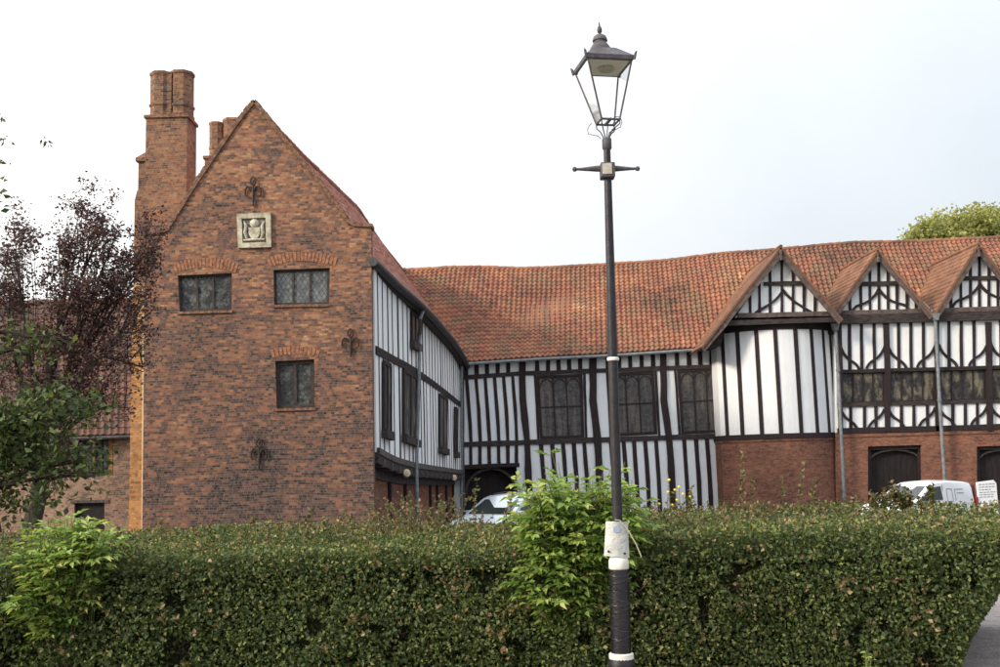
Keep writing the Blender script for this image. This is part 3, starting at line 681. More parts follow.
# straight eave line resampled so its points sit under the ridge points
tile_roof('roof', RT, EB, hall, TILE, sag=.3, amp=.09, step=.04, per=6)
ridge_tiles('ridge', RT, hall, TILE, .12)
rb = [V((RT[0].x, 56.8, EB[0].z)), V((RT[-1].x, 56.8, EB[0].z))]
tile_roof('roof', RT, rb, hall, TILE_OLD, per=2, prof='plain')
MB().box((RT[0].x, 56.3, GZ), (RT[-1].x, 56.5, EB[0].z)).build('rear_wall', BR_RED, hall)
MB().tube([p+V((0, -.07, -.1)) for p in EB[1:6]], .07, 8).build('gutter', LEAD, hall, smooth=True)
p = P(462, 361, 47.35); MB().tube([p, P(461.5, 380, 47.4), V((P(460.5, 470, 47.4).x, 47.4, GZ))], .06, 8).build('downpipe', LEAD, hall, smooth=True)

# ================================================================== DORMER GABLES
def gable_roof(parent, apex, lf, rf, Yf, Yb, mt):
    A = P(*apex, Yf); L = P(*lf, Yf); Rr = P(*rf, Yf)
    A2 = V((A.x, Yb, A.z)); L2 = V((L.x, Yb, L.z)); R2 = V((Rr.x, Yb, Rr.z))
    tile_roof('roof', [A, A2], [L, L2], parent, mt, cw=.24, rh=.28, amp=.025, step=.02, sag=.02, thick=.07)
    tile_roof('roof', [A, A2], [Rr, R2], parent, mt, cw=.24, rh=.28, amp=.025, step=.02, sag=.02, thick=.07)
    ridge_tiles('ridge', [A+V((0, -.02, .03)), A2+V((0, 0, .03))], parent, mt, .08)
def gable_frame(parent, apex, lf, rf, Yw, Yf, tie, coll, studs, braces, mtb, ywpl=None):
    ax, ay = apex
    def edge(x, pts): 
        (x0, y0), (x1, y1) = (apex, lf) if x < ax else (apex, rf)
        return y0+(y1-y0)*(x-x0)/(x1-x0)
    tlx, trx = tie[0][0], tie[1][0]
    MB().prism(PL([(ax, ay+5), (tlx-3, tie[0][1]+2), (trx+3, tie[1][1]+2)], Yw), (0, .12, 0)).build('gable_panel', PL_WHITE, parent)
    for x in studs:
        ytop = edge(x, None)+4; timber('stud', [(x, ytop), (x+.3, tie[0][1]+(tie[1][1]-tie[0][1])*(x-tlx)/(trx-tlx))], 2.6, Yw-.05, .1, TIMBER, parent)
    timber('collar', coll, 4, Yw-.08, .14, TIMBER_H, parent)
    timber('tie_beam', tie, 4.6, Yw-.12, .2, BARGE, parent)
    for b in braces: timber('brace', curve(*b), 2.4, Yw-.07, .1, TIMBER, parent)
    for foot in (lf, rf):
        d = V((foot[0]-ax, foot[1]-ay)).normalized(); n = (-d.y, d.x) if foot[0] < ax else (d.y, -d.x)
        off = 3.2
        s = -1 if foot[0] < ax else 1
        pts = [(ax, ay+4.8), (foot[0]+s*(-1.5), foot[1]+2.6)]
        timber('bargeboard', pts, 6.6, Yf+.02, .07, mtb, parent, .15)
    MB().lathe(P(ax, ay+7, Yf-.03), [(.05, -.25), (.07, -.1), (.05, .0), (.06, .2)], 6).build('finial_post', BARGE, parent)

tower = thing('stair_bay', V((12.2, 45.8, GZ)), 'round fronted white bay with dark studs on brick base under one gable', 'building')
ap, lf, rf = (781, 247), (702, 347), (843, 320)
gable_roof(tower, ap, lf, rf, 44.85, 51.5, TILE_ORANGE)
gable_frame(tower, (781, 247.5), (724, 319), (842.5, 319), 45.35, 44.85, ((738, 315.5), (829, 313.5)), ((764, 283.8), (802, 283)),
            (750, 759.5, 770, 781.8, 793, 804, 815), (((783, 289.5), (778, 301), (758, 311)), ((783, 289.5), (789, 300), (810, 311)), ((758, 311), (756, 312), (755.5, 314)), ((810, 311), (811, 312), (811.5, 313))), BARGE)
timber('bargeboard', [(727, 322), (703, 350)], 4.5, 44.9, .06, BARGE, tower)
MB().prism(PL([(724, 320.5), (841, 317), (842, 321.5), (724, 325.5)], 45.05), (0, .25, 0)).build('eave_plate', TIMBER_H, tower)
MB().prism(PL([(719, 322), (841, 318), (841.5, 334), (720, 338)], 46.35), (0, 1.2, 0)).build('soffit_board', TIMBER, tower)
MB().prism(PL([(703, 347), (724, 322), (724, 333), (721, 345)], 45.6), (0, 2.2, 0)).build('eave_plate', TIMBER_H, tower)
cx_ = P(779.3, 385, 46.3).x; HW = 2.6; SAG = 1.45; RR = (HW*HW+SAG*SAG)/(2*SAG); A0 = math.asin(HW/RR); Yc0 = 46.75+RR-SAG
def bow(a, r=0): return V((cx_+(RR+r)*math.sin(a), Yc0-(RR+r)*math.cos(a), 0))
zT = P(779, 329.5, 45.35).z; zBt = P(779, 434, 45.35).z; 
def bow_wall(z0, z1, r, name, mt, n=24, back=True):
    pts = [bow(-A0+2*A0*i/n, r) for i in range(n+1)]
    poly = [V((p.x, p.y, z0)) for p in pts]; poly += [V((poly[-1].x, 48.1, z0)), V((poly[0].x, 48.1, z0))]
    return MB().prism(poly, (0, 0, z1-z0)).build(name, mt, tower)
bow_wall(zBt, zT, 0, 'plaster_wall', PL_WHITE); bow_wall(zT, zT+.32, .04, 'head_beam', TIMBER)
bow_wall(GZ, zBt-.2, .03, 'brick_base', BR_RED); bow_wall(zBt-.2, zBt+.02, .1, 'sill_beam', TIMBER); bow_wall(zBt-.3, zBt-.2, .07, 'brick_course', BR_RED)
for px in (726, 738.3, 755, 772.5, 792.2, 809.5, 824, 834):
    k = (px-779.3)/58.5; a = math.asin(max(-1, min(1, k*HW/RR)))
    p0 = bow(a, .03); tdir = V((math.cos(a), math.sin(a), 0)); nn = V((math.sin(a), -math.cos(a), 0)); h = .09
    MB().prism([p0-tdir*h+V((0, 0, zBt)), p0+tdir*h+V((0, 0, zBt)), p0+tdir*h+V((random.uniform(-.02, .02), 0, zT)), p0-tdir*h+V((0, 0, zT))], -nn*.1).build('stud', TIMBER, tower)

rng2 = thing('gabled_range', V((18, 46, GZ)), 'range with twin gables, curved braces and a long row of dark windows', 'building')
YR = 46.0
def rb_(name, pts, w_, mt=TIMBER, off=.05, th=.12, J=.25): return timber(name, pts, w_, YR-off, th, mt, rng2, J)
X0, X1 = 838, 1075
def by(y_left, x): return y_left-(x-838)*.027
for (ax, ay), (lx, ly), (rx, ry) in (((878, 249.5), (835.5, 310), (934, 314.5)), ((979, 244), (934.5, 314), (1030, 309))):
    gable_roof(rng2, (ax, ay), (lx-1, ly+2), (rx, ry+1.5), 45.55, 51.7, TILE_ORANGE)
    s = [ax-28, ax-17, ax-8, ax+1, ax+10, ax+19, ax+29, ax+38] if ax < 900 else [ax-28, ax-18, ax-8.5, ax+.5, ax+10, ax+19, ax+29]
    c = ax+2
    gable_frame(rng2, (ax, ay), (lx, ly), (rx, ry), 45.95, 45.55, ((lx+4, by(313, lx)), (rx-3, by(313, rx))), ((ax-18, ay+34.5), (ax+20, ay+33.5)),
                s, (((c-1, ay+39), (c-6, ay+52), (c-22, ay+56)), ((c-1, ay+39), (c+6, ay+52), (c+24, ay+55)), ((c-22, ay+56), (c-26, ay+58), (c-28, ay+63)), ((c+24, ay+55), (c+28, ay+57), (c+30, ay+62))), BARGE)
MB().prism(PL([(X0, by(315, X0)), (X1, by(315, X1)), (X1, by(324, X1)), (X0, by(324, X0))], YR-.22), (0, .6, 0)).build('eave_plate', TIMBER_H, rng2)
up_ = [(X0, 322), (X1, by(322, X1)), (X1, by(433, X1)), (X0, 433)]
wh = [(841, 372), (1072, by(372, 1072)), (1072, by(404, 1072)), (841, 404)]
holed(PL(up_, YR), [PL(wh, YR)], .15).build('plaster_wall', PL_WHITE, rng2)
rb_('rail', [(X0, 371.5), (X1, by(371.5, X1))], 3.6, TIMBER, .08); rb_('rail', [(X0, 405.2), (X1, by(405.2, X1))], 4, TIMBER_H, .08); rb_('sill_beam', [(X0, 431), (X1, by(431, X1))], 5.5, TIMBER, .1, .25)
bays = [(842, 884), (890, 934.5), (940, 985), (992, 1036), (1042, 1071)]
for i, (a, b) in enumerate(bays):
    q = [(a, by(373, a)), (b, by(373, b)), (b, by(403.5, b)), (a, by(403.5, a))]
    window(rng2, q, YR, 4, GL_RANGE, 1.2, 1.5, .03, fm=TIMBER)
for i, x in enumerate((886.7, 989, 1089)):
    if x < X1: rb_('post', [(x, 322), (x+1, 370), (x+1.5, 431)], 5.5, TIMBER, .12, .2, .4)
for x in (839.5, 936.8, 1038.5): rb_('post', [(x, 321), (x+1, 370), (x+1.6, 431)], 4.5, TIMBER, .1, .18, .4)
for x in (849.5, 861.5, 874.3, 898.7, 911, 923.5, 949, 961.3, 974, 1001, 1014, 1027, 1050, 1062):
    rb_('stud', [(x, by(323, x)), (x+.5, by(371, x))], 3.0); 
for x in (850.8, 864.5, 876, 901.5, 914, 927.5, 953, 965.5, 977.5, 1004, 1017, 1030, 1053, 1065):
    rb_('stud', [(x, by(406, x)), (x+.3, by(430, x))], 3.0)
for x, s0 in ((839.5, (1,)), (886.7, (-1, 1)), (937.5, (-1, 1)), (989.5, (-1, 1)), (1040, (-1, 1))):
    for s in s0:
        yb = by(371, x); rb_('brace', curve((x+s*1.5, yb-24), (x+s*5, yb-14), (x+s*12, yb-10))+curve((x+s*12, yb-10), (x+s*18, yb-7), (x+s*20, yb-1)), 2.4, TIMBER, .065, .09, .1)
        yb = by(430, x); rb_('brace', curve((x+s*2, yb-20), (x+s*5, yb-12), (x+s*11, yb-9))+curve((x+s*11, yb-9), (x+s*15, yb-7), (x+s*18, yb-1)), 2.4, TIMBER, .065, .09, .1)
D1 = [(868, 574), (868, 446.5), (921.5, 445), (923.5, 574)]; D2 = [(977.5, 574), (976.8, 446.5), (1030, 445), (1032, 574)]
holed(PL([(836, 575), (836, 432.5), (X1, by(432.5, X1)), (X1, 575)], YR-.02), [PL(D1, YR-.02), PL(D2, YR-.02)], .5).build('brick_wall', BR_RED, rng2)
MB().prism(PL([(838, 434), (X1, by(434, X1)), (X1, by(437.5, X1)), (838, 437.5)], YR-.06), (0, .1, 0)).build('brick_course', BR_RED, rng2)
for D in (D1, D2):
    a, b = D[1][0], D[2][0]
    dd = MB().prism(PL([(a-2, 575), (a-2, 444), (b+2, 443), (b+3, 575)], YR+.32), (0, .06, 0)).build('door', DOOR, rng2)
    for i in range(9): beam(MB(), [(a+3+i*5.8, 450), (a+3.4+i*5.8, 570)], .7, YR+.30, .02, .05).build('batten', TIMBER, dd)
    timber('door_frame', [(a+1.5, 575), (a+1.2, 447)], 3, YR+.1, .2, TIMBER, dd); timber('door_frame', [(b+1, 575), (b-1.2, 446)], 3, YR+.1, .2, TIMBER, dd)
    timber('door_head', curve((a+3, 458), (a+8, 451), ((a+b)/2, 450))+curve(((a+b)/2, 450), (b-8, 450.5), (b-2.5, 457.5)), 1.6, YR+.12, .12, TIMBER_H, dd)
    beam(MB(), [(a+2, 448.3), (b-2, 447.2)], 3.2, YR+.1, .2, .1).build('door_head', TIMBER, dd)
MB().prism(PL([(836, 324), (838, 324), (838, 575), (836, 575)], YR+.02), (0, 2, 0)).build('side_wall', PL_HALL, rng2)
for pts in ([(835.2, 326), (838, 370), (839.5, 400), (844.2, 497), (846, 540)], [(935.2, 316), (937.5, 360), (939.5, 400), (944.8, 482), (947, 540)]):
    q = [P(a, b, 45.62 if i < 4 else 45.62) for i, (a, b) in enumerate(pts)]
    o = MB().tube(q, .075, 10).build('downpipe', LEAD, rng2, smooth=True)
    t = q[0]; MB().prism([t+V((-.16, -.14, .1)), t+V((.16, -.14, .1)), t+V((.09, -.12, -.2)), t+V((-.09, -.12, -.2))], (0, .25, 0)).build('hopper', LEAD, o)
    for k in (1, 2, 3): MB().lathe(q[k], [(.1, -.05), (.1, .05)], 10).build('pipe_collar', LEAD, o)

# ================================================================== COTTAGE AT THE LEFT
cot = thing('brick_cottage', V((-13.5, 35, GZ)), 'low brick cottage with old tiled roof, half hidden behind the dark red tree', 'house')
YL = 34.0
C1 = [(75, 437.5), (92.5, 437), (92.5, 475.5), (75, 476)]; C2 = [(95, 437), (108.5, 436.6), (108.5, 475), (95, 475.5)]; C3 = [(74.5, 503), (104.5, 502.5), (104.5, 560), (74.5, 560)]
holed(PL([(-60, 600), (-60, 440), (140, 434), (140, 600)], YL), [PL(q, YL) for q in (C1, C2, C3)], .3).build('wall', BR_FADED, cot)
for q in (C1, C2): window(cot, q, YL, 2, GL_DARK, 1.6, 1.2, .1)
cd = MB().prism(PL([(73, 560), (73, 501.5), (106, 501.5), (106, 560)], YL+.12), (0, .05, 0)).build('door', DOOR, cot)
MB().prism(PL([(70.5, 500.5), (108.5, 499.8), (108.5, 502.6), (70.5, 503.2)], YL-.04), (0, .2, 0)).build('lintel', TIMBER_GREY, cot)
MB().prism(PL([(108.6, 437), (112.5, 437), (112.5, 475), (108.6, 475)], YL-.012), (0, .05, 0)).build('jamb', BR_ORANGE, cot)
EA = [P(-60, 440.5, YL-.35), P(142, 434, YL-.35)]; RG = [P(-60, 306, YL+3.3), P(142, 301, YL+3.3)]
tile_roof('roof', RG, EA, cot, TILE_OLD, amp=.05, step=.03)
tile_roof('roof', RG, [EA[0]+V((0, 7.3, 0)), EA[1]+V((0, 7.3, 0))], cot, TILE_OLD, per=2)
ridge_tiles('ridge', RG, cot, TILE_OLD)
MB().box((EA[0].x, YL+6.6, GZ), (EA[1].x, YL+6.8, EA[0].z)).build('rear_wall', BR_FADED, cot)
MB().tube([EA[0]+V((0, -.06, -.08)), EA[1]+V((0, -.06, -.08))], .06, 8).build('gutter', GUTTER, cot, smooth=True)

# ================================================================== FOLIAGE
def leaves(name, C, D, S, mt, parent=None, width=.36, rnd=None, fold=.25, roll=None):
    """C centres, D leaf directions, S lengths -> one mesh of folded pointed leaves"""
    n = len(C); C = np.asarray(C, float); D = np.asarray(D, float); S = np.asarray(S, float)[:, None]
    D = D/(np.linalg.norm(D, axis=1, keepdims=True)+1e-9)
    rv = rng.normal(size=(n, 3)) if roll is None else np.asarray(roll, float)+rng.normal(size=(n, 3))*.35
    A = np.cross(D, rv); A /= np.linalg.norm(A, axis=1, keepdims=True)+1e-9; B = np.cross(A, D)
    wv = width*(.8+.4*rng.random((n, 1)))
    b0 = C; tip = C+D*S-B*S*.12; l = C+D*S*.45+A*S*wv+B*S*fold*wv*2; r = C+D*S*.45-A*S*wv+B*S*fold*wv*2
    vs = np.stack([b0, l, tip, r], 1).reshape(-1, 3)
    i = np.arange(n)*4; fs = np.stack([i, i+1, i+2, i, i+2, i+3], 1).reshape(-1)
    me = bpy.data.meshes.new(name); me.vertices.add(len(vs)); me.vertices.foreach_set('co', vs.astype(np.float32).ravel())
    me.loops.add(len(fs)); me.loops.foreach_set('vertex_index', fs.astype(np.int32))
    me.polygons.add(len(fs)//3); me.polygons.foreach_set('loop_start', (np.arange(len(fs)//3)*3).astype(np.int32))
    me.update(calc_edges=True)
    if rnd is None: rnd = rng.random(n)
    at = me.attributes.new('rnd', 'FLOAT', 'POINT'); at.data.foreach_set('value', np.repeat(np.clip(rnd, 0, 1), 4).astype(np.float32))
    me.materials.append(mt); o = bpy.data.objects.new(name, me); col.objects.link(o)
    if parent: o.parent = parent; o.matrix_parent_inverse = Matrix.Translation(root_loc(parent)).inverted()
    return o
def nz(a, b, c): return noise.noise(V((a, b, c)))

# ---- the hedge
HX0, HX1 = -6.2, 3.08; HY0, HY1 = 7.55, 9.7
def htop(x, y):
    t = (y-HY0)/(HY1-HY0)
    x_ = min(x, 2.2); base = .97+.02*(x_+2)/5+max(0, x_-.3)*.02-max(0, x-2.6)*.02
    return base+t*(.06+max(0, x_)*.010)+.06*nz(x*1.1, y*1.1, 2)+.04*nz(x*3, y*3, 5)
def hfront(x, z): return HY0+.10*nz(x*.9, z*1.5, 9)+.05*nz(x*3.2, z*3.2, 4)+ (.10*(z/.97)**4 if z > 0 else 0)
def hend(y, z): return HX1+(y-HY0)*.50+.06*nz(y*1.5, z*2, 1)+(z-.1)*.66
hedge = thing('hedge', (-1.4, 8.6, 0), 'long clipped hedge behind the lamp post, with yellowing leaves and wispy tops', 'hedge')
# inner mass of twigs (bumpy closed box)
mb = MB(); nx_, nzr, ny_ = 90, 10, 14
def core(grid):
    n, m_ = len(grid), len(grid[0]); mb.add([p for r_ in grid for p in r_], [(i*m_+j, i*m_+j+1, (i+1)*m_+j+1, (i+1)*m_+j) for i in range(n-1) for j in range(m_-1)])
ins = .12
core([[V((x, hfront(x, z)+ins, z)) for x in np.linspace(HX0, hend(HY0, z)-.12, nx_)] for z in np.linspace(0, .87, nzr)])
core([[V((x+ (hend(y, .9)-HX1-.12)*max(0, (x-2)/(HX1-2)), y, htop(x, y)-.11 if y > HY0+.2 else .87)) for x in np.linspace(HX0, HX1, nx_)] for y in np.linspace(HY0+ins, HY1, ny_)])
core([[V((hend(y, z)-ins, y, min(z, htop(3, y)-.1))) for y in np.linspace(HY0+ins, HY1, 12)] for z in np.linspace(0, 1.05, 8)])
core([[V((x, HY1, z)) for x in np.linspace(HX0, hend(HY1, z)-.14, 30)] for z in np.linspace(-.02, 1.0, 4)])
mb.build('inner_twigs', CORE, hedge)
mb = MB()
for _ in range(900):
    x = random.uniform(HX0, HX1); z = random.uniform(.02, .85); q = hfront(x, z)+.06; dx = random.gauss(0, .08); dz = abs(random.gauss(.06, .08))
    mb.tube([(x, q+.08, z), (x+dx*.5, q-.01, z+dz*.6), (x+dx, q-.05+random.uniform(-.04, .04), z+dz)], [.004, .003, .0012], 4, False)
mb.build('twigs', TWIG, hedge)
C = []; D = []; S = []; K = []
def clump(x, y, z): return .5+.9*nz(x*1.3, y*1.3, z*1.3+7)+.5*nz(x*4, y*4, z*4)
Nf = 100000
for _ in range(Nf):
    z = random.random()*1.05; x = random.uniform(HX0, hend(HY0, z))
    if z > htop(x, HY0)+.03: continue
    q_extra = max(0, z-.93)*.5; d = random.random()**1.6*.20
    q = hfront(x, min(z, .97))+d-.05+q_extra
    gap = nz(x*4, 1, z*4)+.7*nz(x*9, 3, z*9)+.4*nz(x*1.2, 8, z*1.6)
    if gap < -.42 and d < .13 and z < .85: continue
    C.append((x, q, z)); D.append((random.gauss(0, .8), -abs(random.gauss(.35, .5)), random.gauss(-.1, .7))); S.append(random.uniform(.018, .042)); K.append((x, q, z, 0))
for _ in range(85000):
    x = random.uniform(HX0, HX1); y = random.uniform(HY0, HY1+.1)
    x2 = x+max(0, (x-2)/(HX1-2))*((y-HY0)*.50+.58); d = random.random()**1.5*.16
    z = htop(x2, y)-d+.045
    if y > HY0+.35 and nz(x2*5, y*5, 3) < -.42: continue
    C.append((x2, y, z)); D.append((random.gauss(0, .8), random.gauss(-.1, .7), random.gauss(.35, .6))); S.append(random.uniform(.018, .036)); K.append((x2, y, z, 1))
for _ in range(22000):
    y = random.uniform(HY0, HY1); z = random.random()*1.03; d = random.random()**1.5*.2
    C.append((hend(y, z)-d+.04, y, z)); D.append((abs(random.gauss(.4, .5)), random.gauss(-.2, .7), random.gauss(0, .7))); S.append(random.uniform(.018, .038)); K.append((0, y, z, 0))
K = np.array(K); rn = np.zeros(len(C))
for i, (x, y, z, t) in enumerate(K):
    yel = .16*max(0, math.sin(x*1.7+1))+.15*nz(x*2, 4, z*2.5)
    rn[i] = random.random()**1.15*.86+.12*nz(x*.7, y, z*.8)+max(0, yel)*.5*random.random() + (.20*random.random() if t else -.04)+(.2*random.random() if random.random() < .06 else 0)+.10*nz(x*3.5, y*3, z*3.5)
leaves('foliage', C, D, S, LF_HEDGE, hedge, .36, rn)
# wispy shoots rising above the clipped top
mb = MB(); C = []; D = []; S = []
def shoot(x, y, z0, h, lean, nl, sz, mb=mb):
    pts = [V((x, y, z0)), V((x+lean*.4*h, y, z0+h*.55)), V((x+lean*h, y+random.uniform(-.05, .05), z0+h))]
    mb.tube(pts, [.004, .003, .0015], 4, False)
    for k in range(nl):
        t = random.random()**.8; p = pts[0].lerp(pts[1], t*2) if t < .5 else pts[1].lerp(pts[2], t*2-1)
        C.append(tuple(p)); D.append((random.gauss(0, 1), random.gauss(0, 1), random.gauss(.5, .6))); S.append(random.uniform(.6, 1.3)*sz)
for _ in range(1000):
    x = random.uniform(-5.5, 4.6); y = random.uniform(HY0+.5, HY1)
    k = .06+.10*abs(nz(x*.8, 2, 1))*2
    sx = 500+1050*x/9.2
    if 370 < sx < 460: k += .10
    if 330 < sx < 480: k += .05
    if 640 < sx < 760: k += .05
    if sx > 860: k *= .45
    if sx < 330: k *= .75
    shoot(x, y, htop(min(x, 4), y)-.08, random.uniform(.6, 1.3)*k+.08, random.gauss(0, .35), random.randint(10, 22), .028)
for sx, h in tuple((random.uniform(858, 924), random.uniform(.18, .30)) for _ in range(26))+((467, .52), (437, .42), (497, .26), (505, .40), (405, .34), (353, .22), (430, .3), (728, .55), (735, .62), (743, .42), (775, .4), (788, .5), (797, .38), (812, .3), (120, .2), (160, .26), (205, .2), (250, .24), (300, .28), (320, .22), (682, .34), (688, .25), (840, .2), (880, .33), (893, .2), (873, .28)):
    y = 9.3; x = (sx-500)/1050*y; shoot(x, y, htop(min(x, 4), y)-.08, h, random.gauss(0, .15), 40, .036)
for _ in range(170):                                   # sprigs that have escaped the shears on the face
    x = random.uniform(HX0, 3.0); z = random.uniform(.15, .92); q = hfront(x, z)
    p0 = V((x, q+.05, z)); p1 = p0+V((random.gauss(0, .06), -.13-random.random()*.06, random.uniform(-.03, .12))); mb.tube([p0, p1], [.003, .0015], 4, False)
    for k in range(random.randint(6, 13)):
        C.append(tuple(p0.lerp(p1, random.uniform(.4, 1)))); D.append((random.gauss(0, 1), random.gauss(-.4, .5), random.gauss(.2, .8))); S.append(random.uniform(.024, .045))
for sx, y0, y1 in ((712, 570, 640), (738, 575, 612), (752, 590, 618), (640, 610, 640), (395, 585, 640), (455, 560, 610), (238, 600, 640)):
    for k in range(26):
        p = P(sx+random.gauss(0, 2.5), random.uniform(y0, y1), 7.52); C.append(tuple(p)); D.append((random.gauss(0, 1), -.5, random.gauss(-.3, .6))); S.append(random.uniform(.02, .034))
mb.build('shoot', TWIG, hedge); leaves('shoot_leaves', C, D, S, LF_SHOOT, hedge, .36)

# ---- ragwort with yellow flowers behind the hedge
fl = thing('yellow_flowers', (1.55, 9.9, 0), 'wild plant with small yellow flowers above the hedge right of the lamp', 'wildflowers')
mb = MB(); mf = MB(); YEL, _, _ = newmat('petal_yellow', (.75, .55, .04), .7)
C = []; D = []; S = []
for (px, py) in ((668, 492), (675, 490), (679, 487), (683, 494), (677, 500), (690, 497), (659, 504), (672, 505), (669, 480)):
    p = P(px, py, 9.75); b = V((p.x+random.uniform(-.06, .06), 9.85, .6)); mid = p.lerp(b, .5)+V((random.uniform(-.03, .03), 0, 0))
    mb.tube([b, mid, p], [.005, .004, .002], 5); mf.lathe(p, [(.004, -.008), (.015, .0), (.013, .006), (.004, .010)], 9, V((random.uniform(-.3, .3), -.5, .8)))
    for k in range(14):
        q = b.lerp(p, random.random()); C.append(tuple(q)); D.append((random.gauss(0, 1), random.gauss(0, 1), .4)); S.append(random.uniform(.03, .06))
mb.build('stem', TWIG_G, fl); mf.build('flower_head', YEL, fl); leaves('foliage', C, D, S, LF_SHOOT, fl, .2)

# ---- elder bushes: arching stems carrying compound leaves
def elder(name, label, roots, tips, Y, n_extra, sz, parent_loc):
    t = thing(name, parent_loc, label, 'shrub', None)
    mb = MB(); C = []; D = []; S = []; RN = []; RO = []
    def compound(p, d, L, tone):
        d = d.normalized(); side = d.cross(V((0, 0, 1)));
        side = side.normalized() if side.length > 1e-3 else V((1, 0, 0))
        q = p+d*L*.35+V((0, 0, -.005)); e = p+d*L*.75+V((0, 0, -.03*L/.1*.4))
        mb.tube([p, q, e], [.0016, .0013, .001], 3, False)
        ups = tuple(side.cross(d))
        for tt, ss in ((.35, 1), (.35, -1), (.62, 1), (.62, -1)):
            b = p.lerp(e, tt/.75*.9); dd = (d*.75+side*ss*.8+V((0, 0, random.uniform(-.35, .05))))
            C.append(tuple(b)); D.append(tuple(dd)); S.append(L*random.uniform(.48, .62)); RN.append(tone+random.uniform(-.3, .3)); RO.append(ups)
        C.append(tuple(e)); D.append(tuple(d+V((0, 0, -.3)))); S.append(L*.6); RN.append(tone+random.uniform(-.3, .3)); RO.append(ups)
    for tp in tips:
        rt_ = random.choice(roots); a = V(rt_); b = V(tp); m1 = a.lerp(b, .5)+V((0, random.uniform(-.05, .05), .12*(b-a).length)); 
        pts = [a.lerp(m1, .5)*1, m1, b]; pts = [a]+[(a*(1-s)**2+m1*2*s*(1-s)+b*s*s) for s in (.2, .4, .6, .8)]+[b]
        mb.tube(pts, [.009, .008, .006, .005, .004, .002], 5, False)
        tone = random.uniform(.15, .95)
        for k in range(n_extra):
            s = .35+.65*random.random()**.7; i = min(4, int(s*5)); p = pts[i].lerp(pts[i+1], s*5-i)
            ang = random.uniform(0, 2*math.pi); out = (b-a).normalized()
            d = V((math.cos(ang), math.sin(ang)*.8-.35, random.uniform(-.35, .45)))+out*.25
            compound(p, d, sz*random.uniform(.7, 1.25), tone)
    mb.build('stem', TWIG_G, t)
    leaves('foliage', C, D, S, LF_ELDER, t, .21, np.array(RN), .3, RO)
    return t
def pick(polys, n, Y, dy):
    out = []
    for (cx, cy, rx, ry, w_) in polys:
        for _ in range(int(n*w_)):
            a = random.uniform(0, 6.283); r_ = math.sqrt(random.random()); yy = Y+random.uniform(-dy, dy)*(1-r_*.5)
            out.append(P(cx+rx*r_*math.cos(a), cy+ry*r_*math.sin(a), yy))
    return out
tips = pick([(572, 520, 58, 42, .40), (563, 572, 44, 44, .38), (602, 500, 42, 28, .14), (540, 500, 22, 20, .09), (612, 545, 35, 40, .12)], 260, 7.58, .25)
tips += [P(a, b, 7.9) for a, b in ((552, 452), (558, 462), (514, 480), (590, 468), (625, 462), (632, 480), (545, 472), (575, 478), (610, 470), (642, 500), (650, 520))]
elder('elder_bush', 'large bright green bush bulging out of the hedge behind the lamp post', [(.45, 7.75, .1), (.62, 7.8, .1), (.55, 7.9, .2), (.8, 7.95, .2)], tips, 7.7, 11, .125, (.55, 7.8, 0))
tips = pick([(62, 538, 44, 20, .5), (45, 565, 28, 22, .22), (26, 598, 13, 14, .12), (100, 543, 20, 12, .1), (66, 568, 20, 14, .06)], 125, 7.5, .22)+[P(a, b, 7.7) for a, b in ((30, 522), (48, 517), (75, 516), (98, 520), (118, 532), (60, 514))]
elder('elder_bush', 'smaller bright green bush at the left end of the hedge', [(-3.2, 7.75, .1), (-3.05, 7.8, .1), (-3.35, 7.85, .15)], tips, 7.6, 10, .11, (-3.2, 7.75, 0))
# small seedling at the foot of the hedge
tips = pick([(866, 656, 6, 9, 1)], 7, 7.35, .04); elder('seedling', 'tiny green seedling at the foot of the hedge near its right end', [(P(866, 680, 7.35).x, 7.35, .02)], tips, 7.35, 5, .035, (P(866, 680, 7.35).x, 7.35, 0))

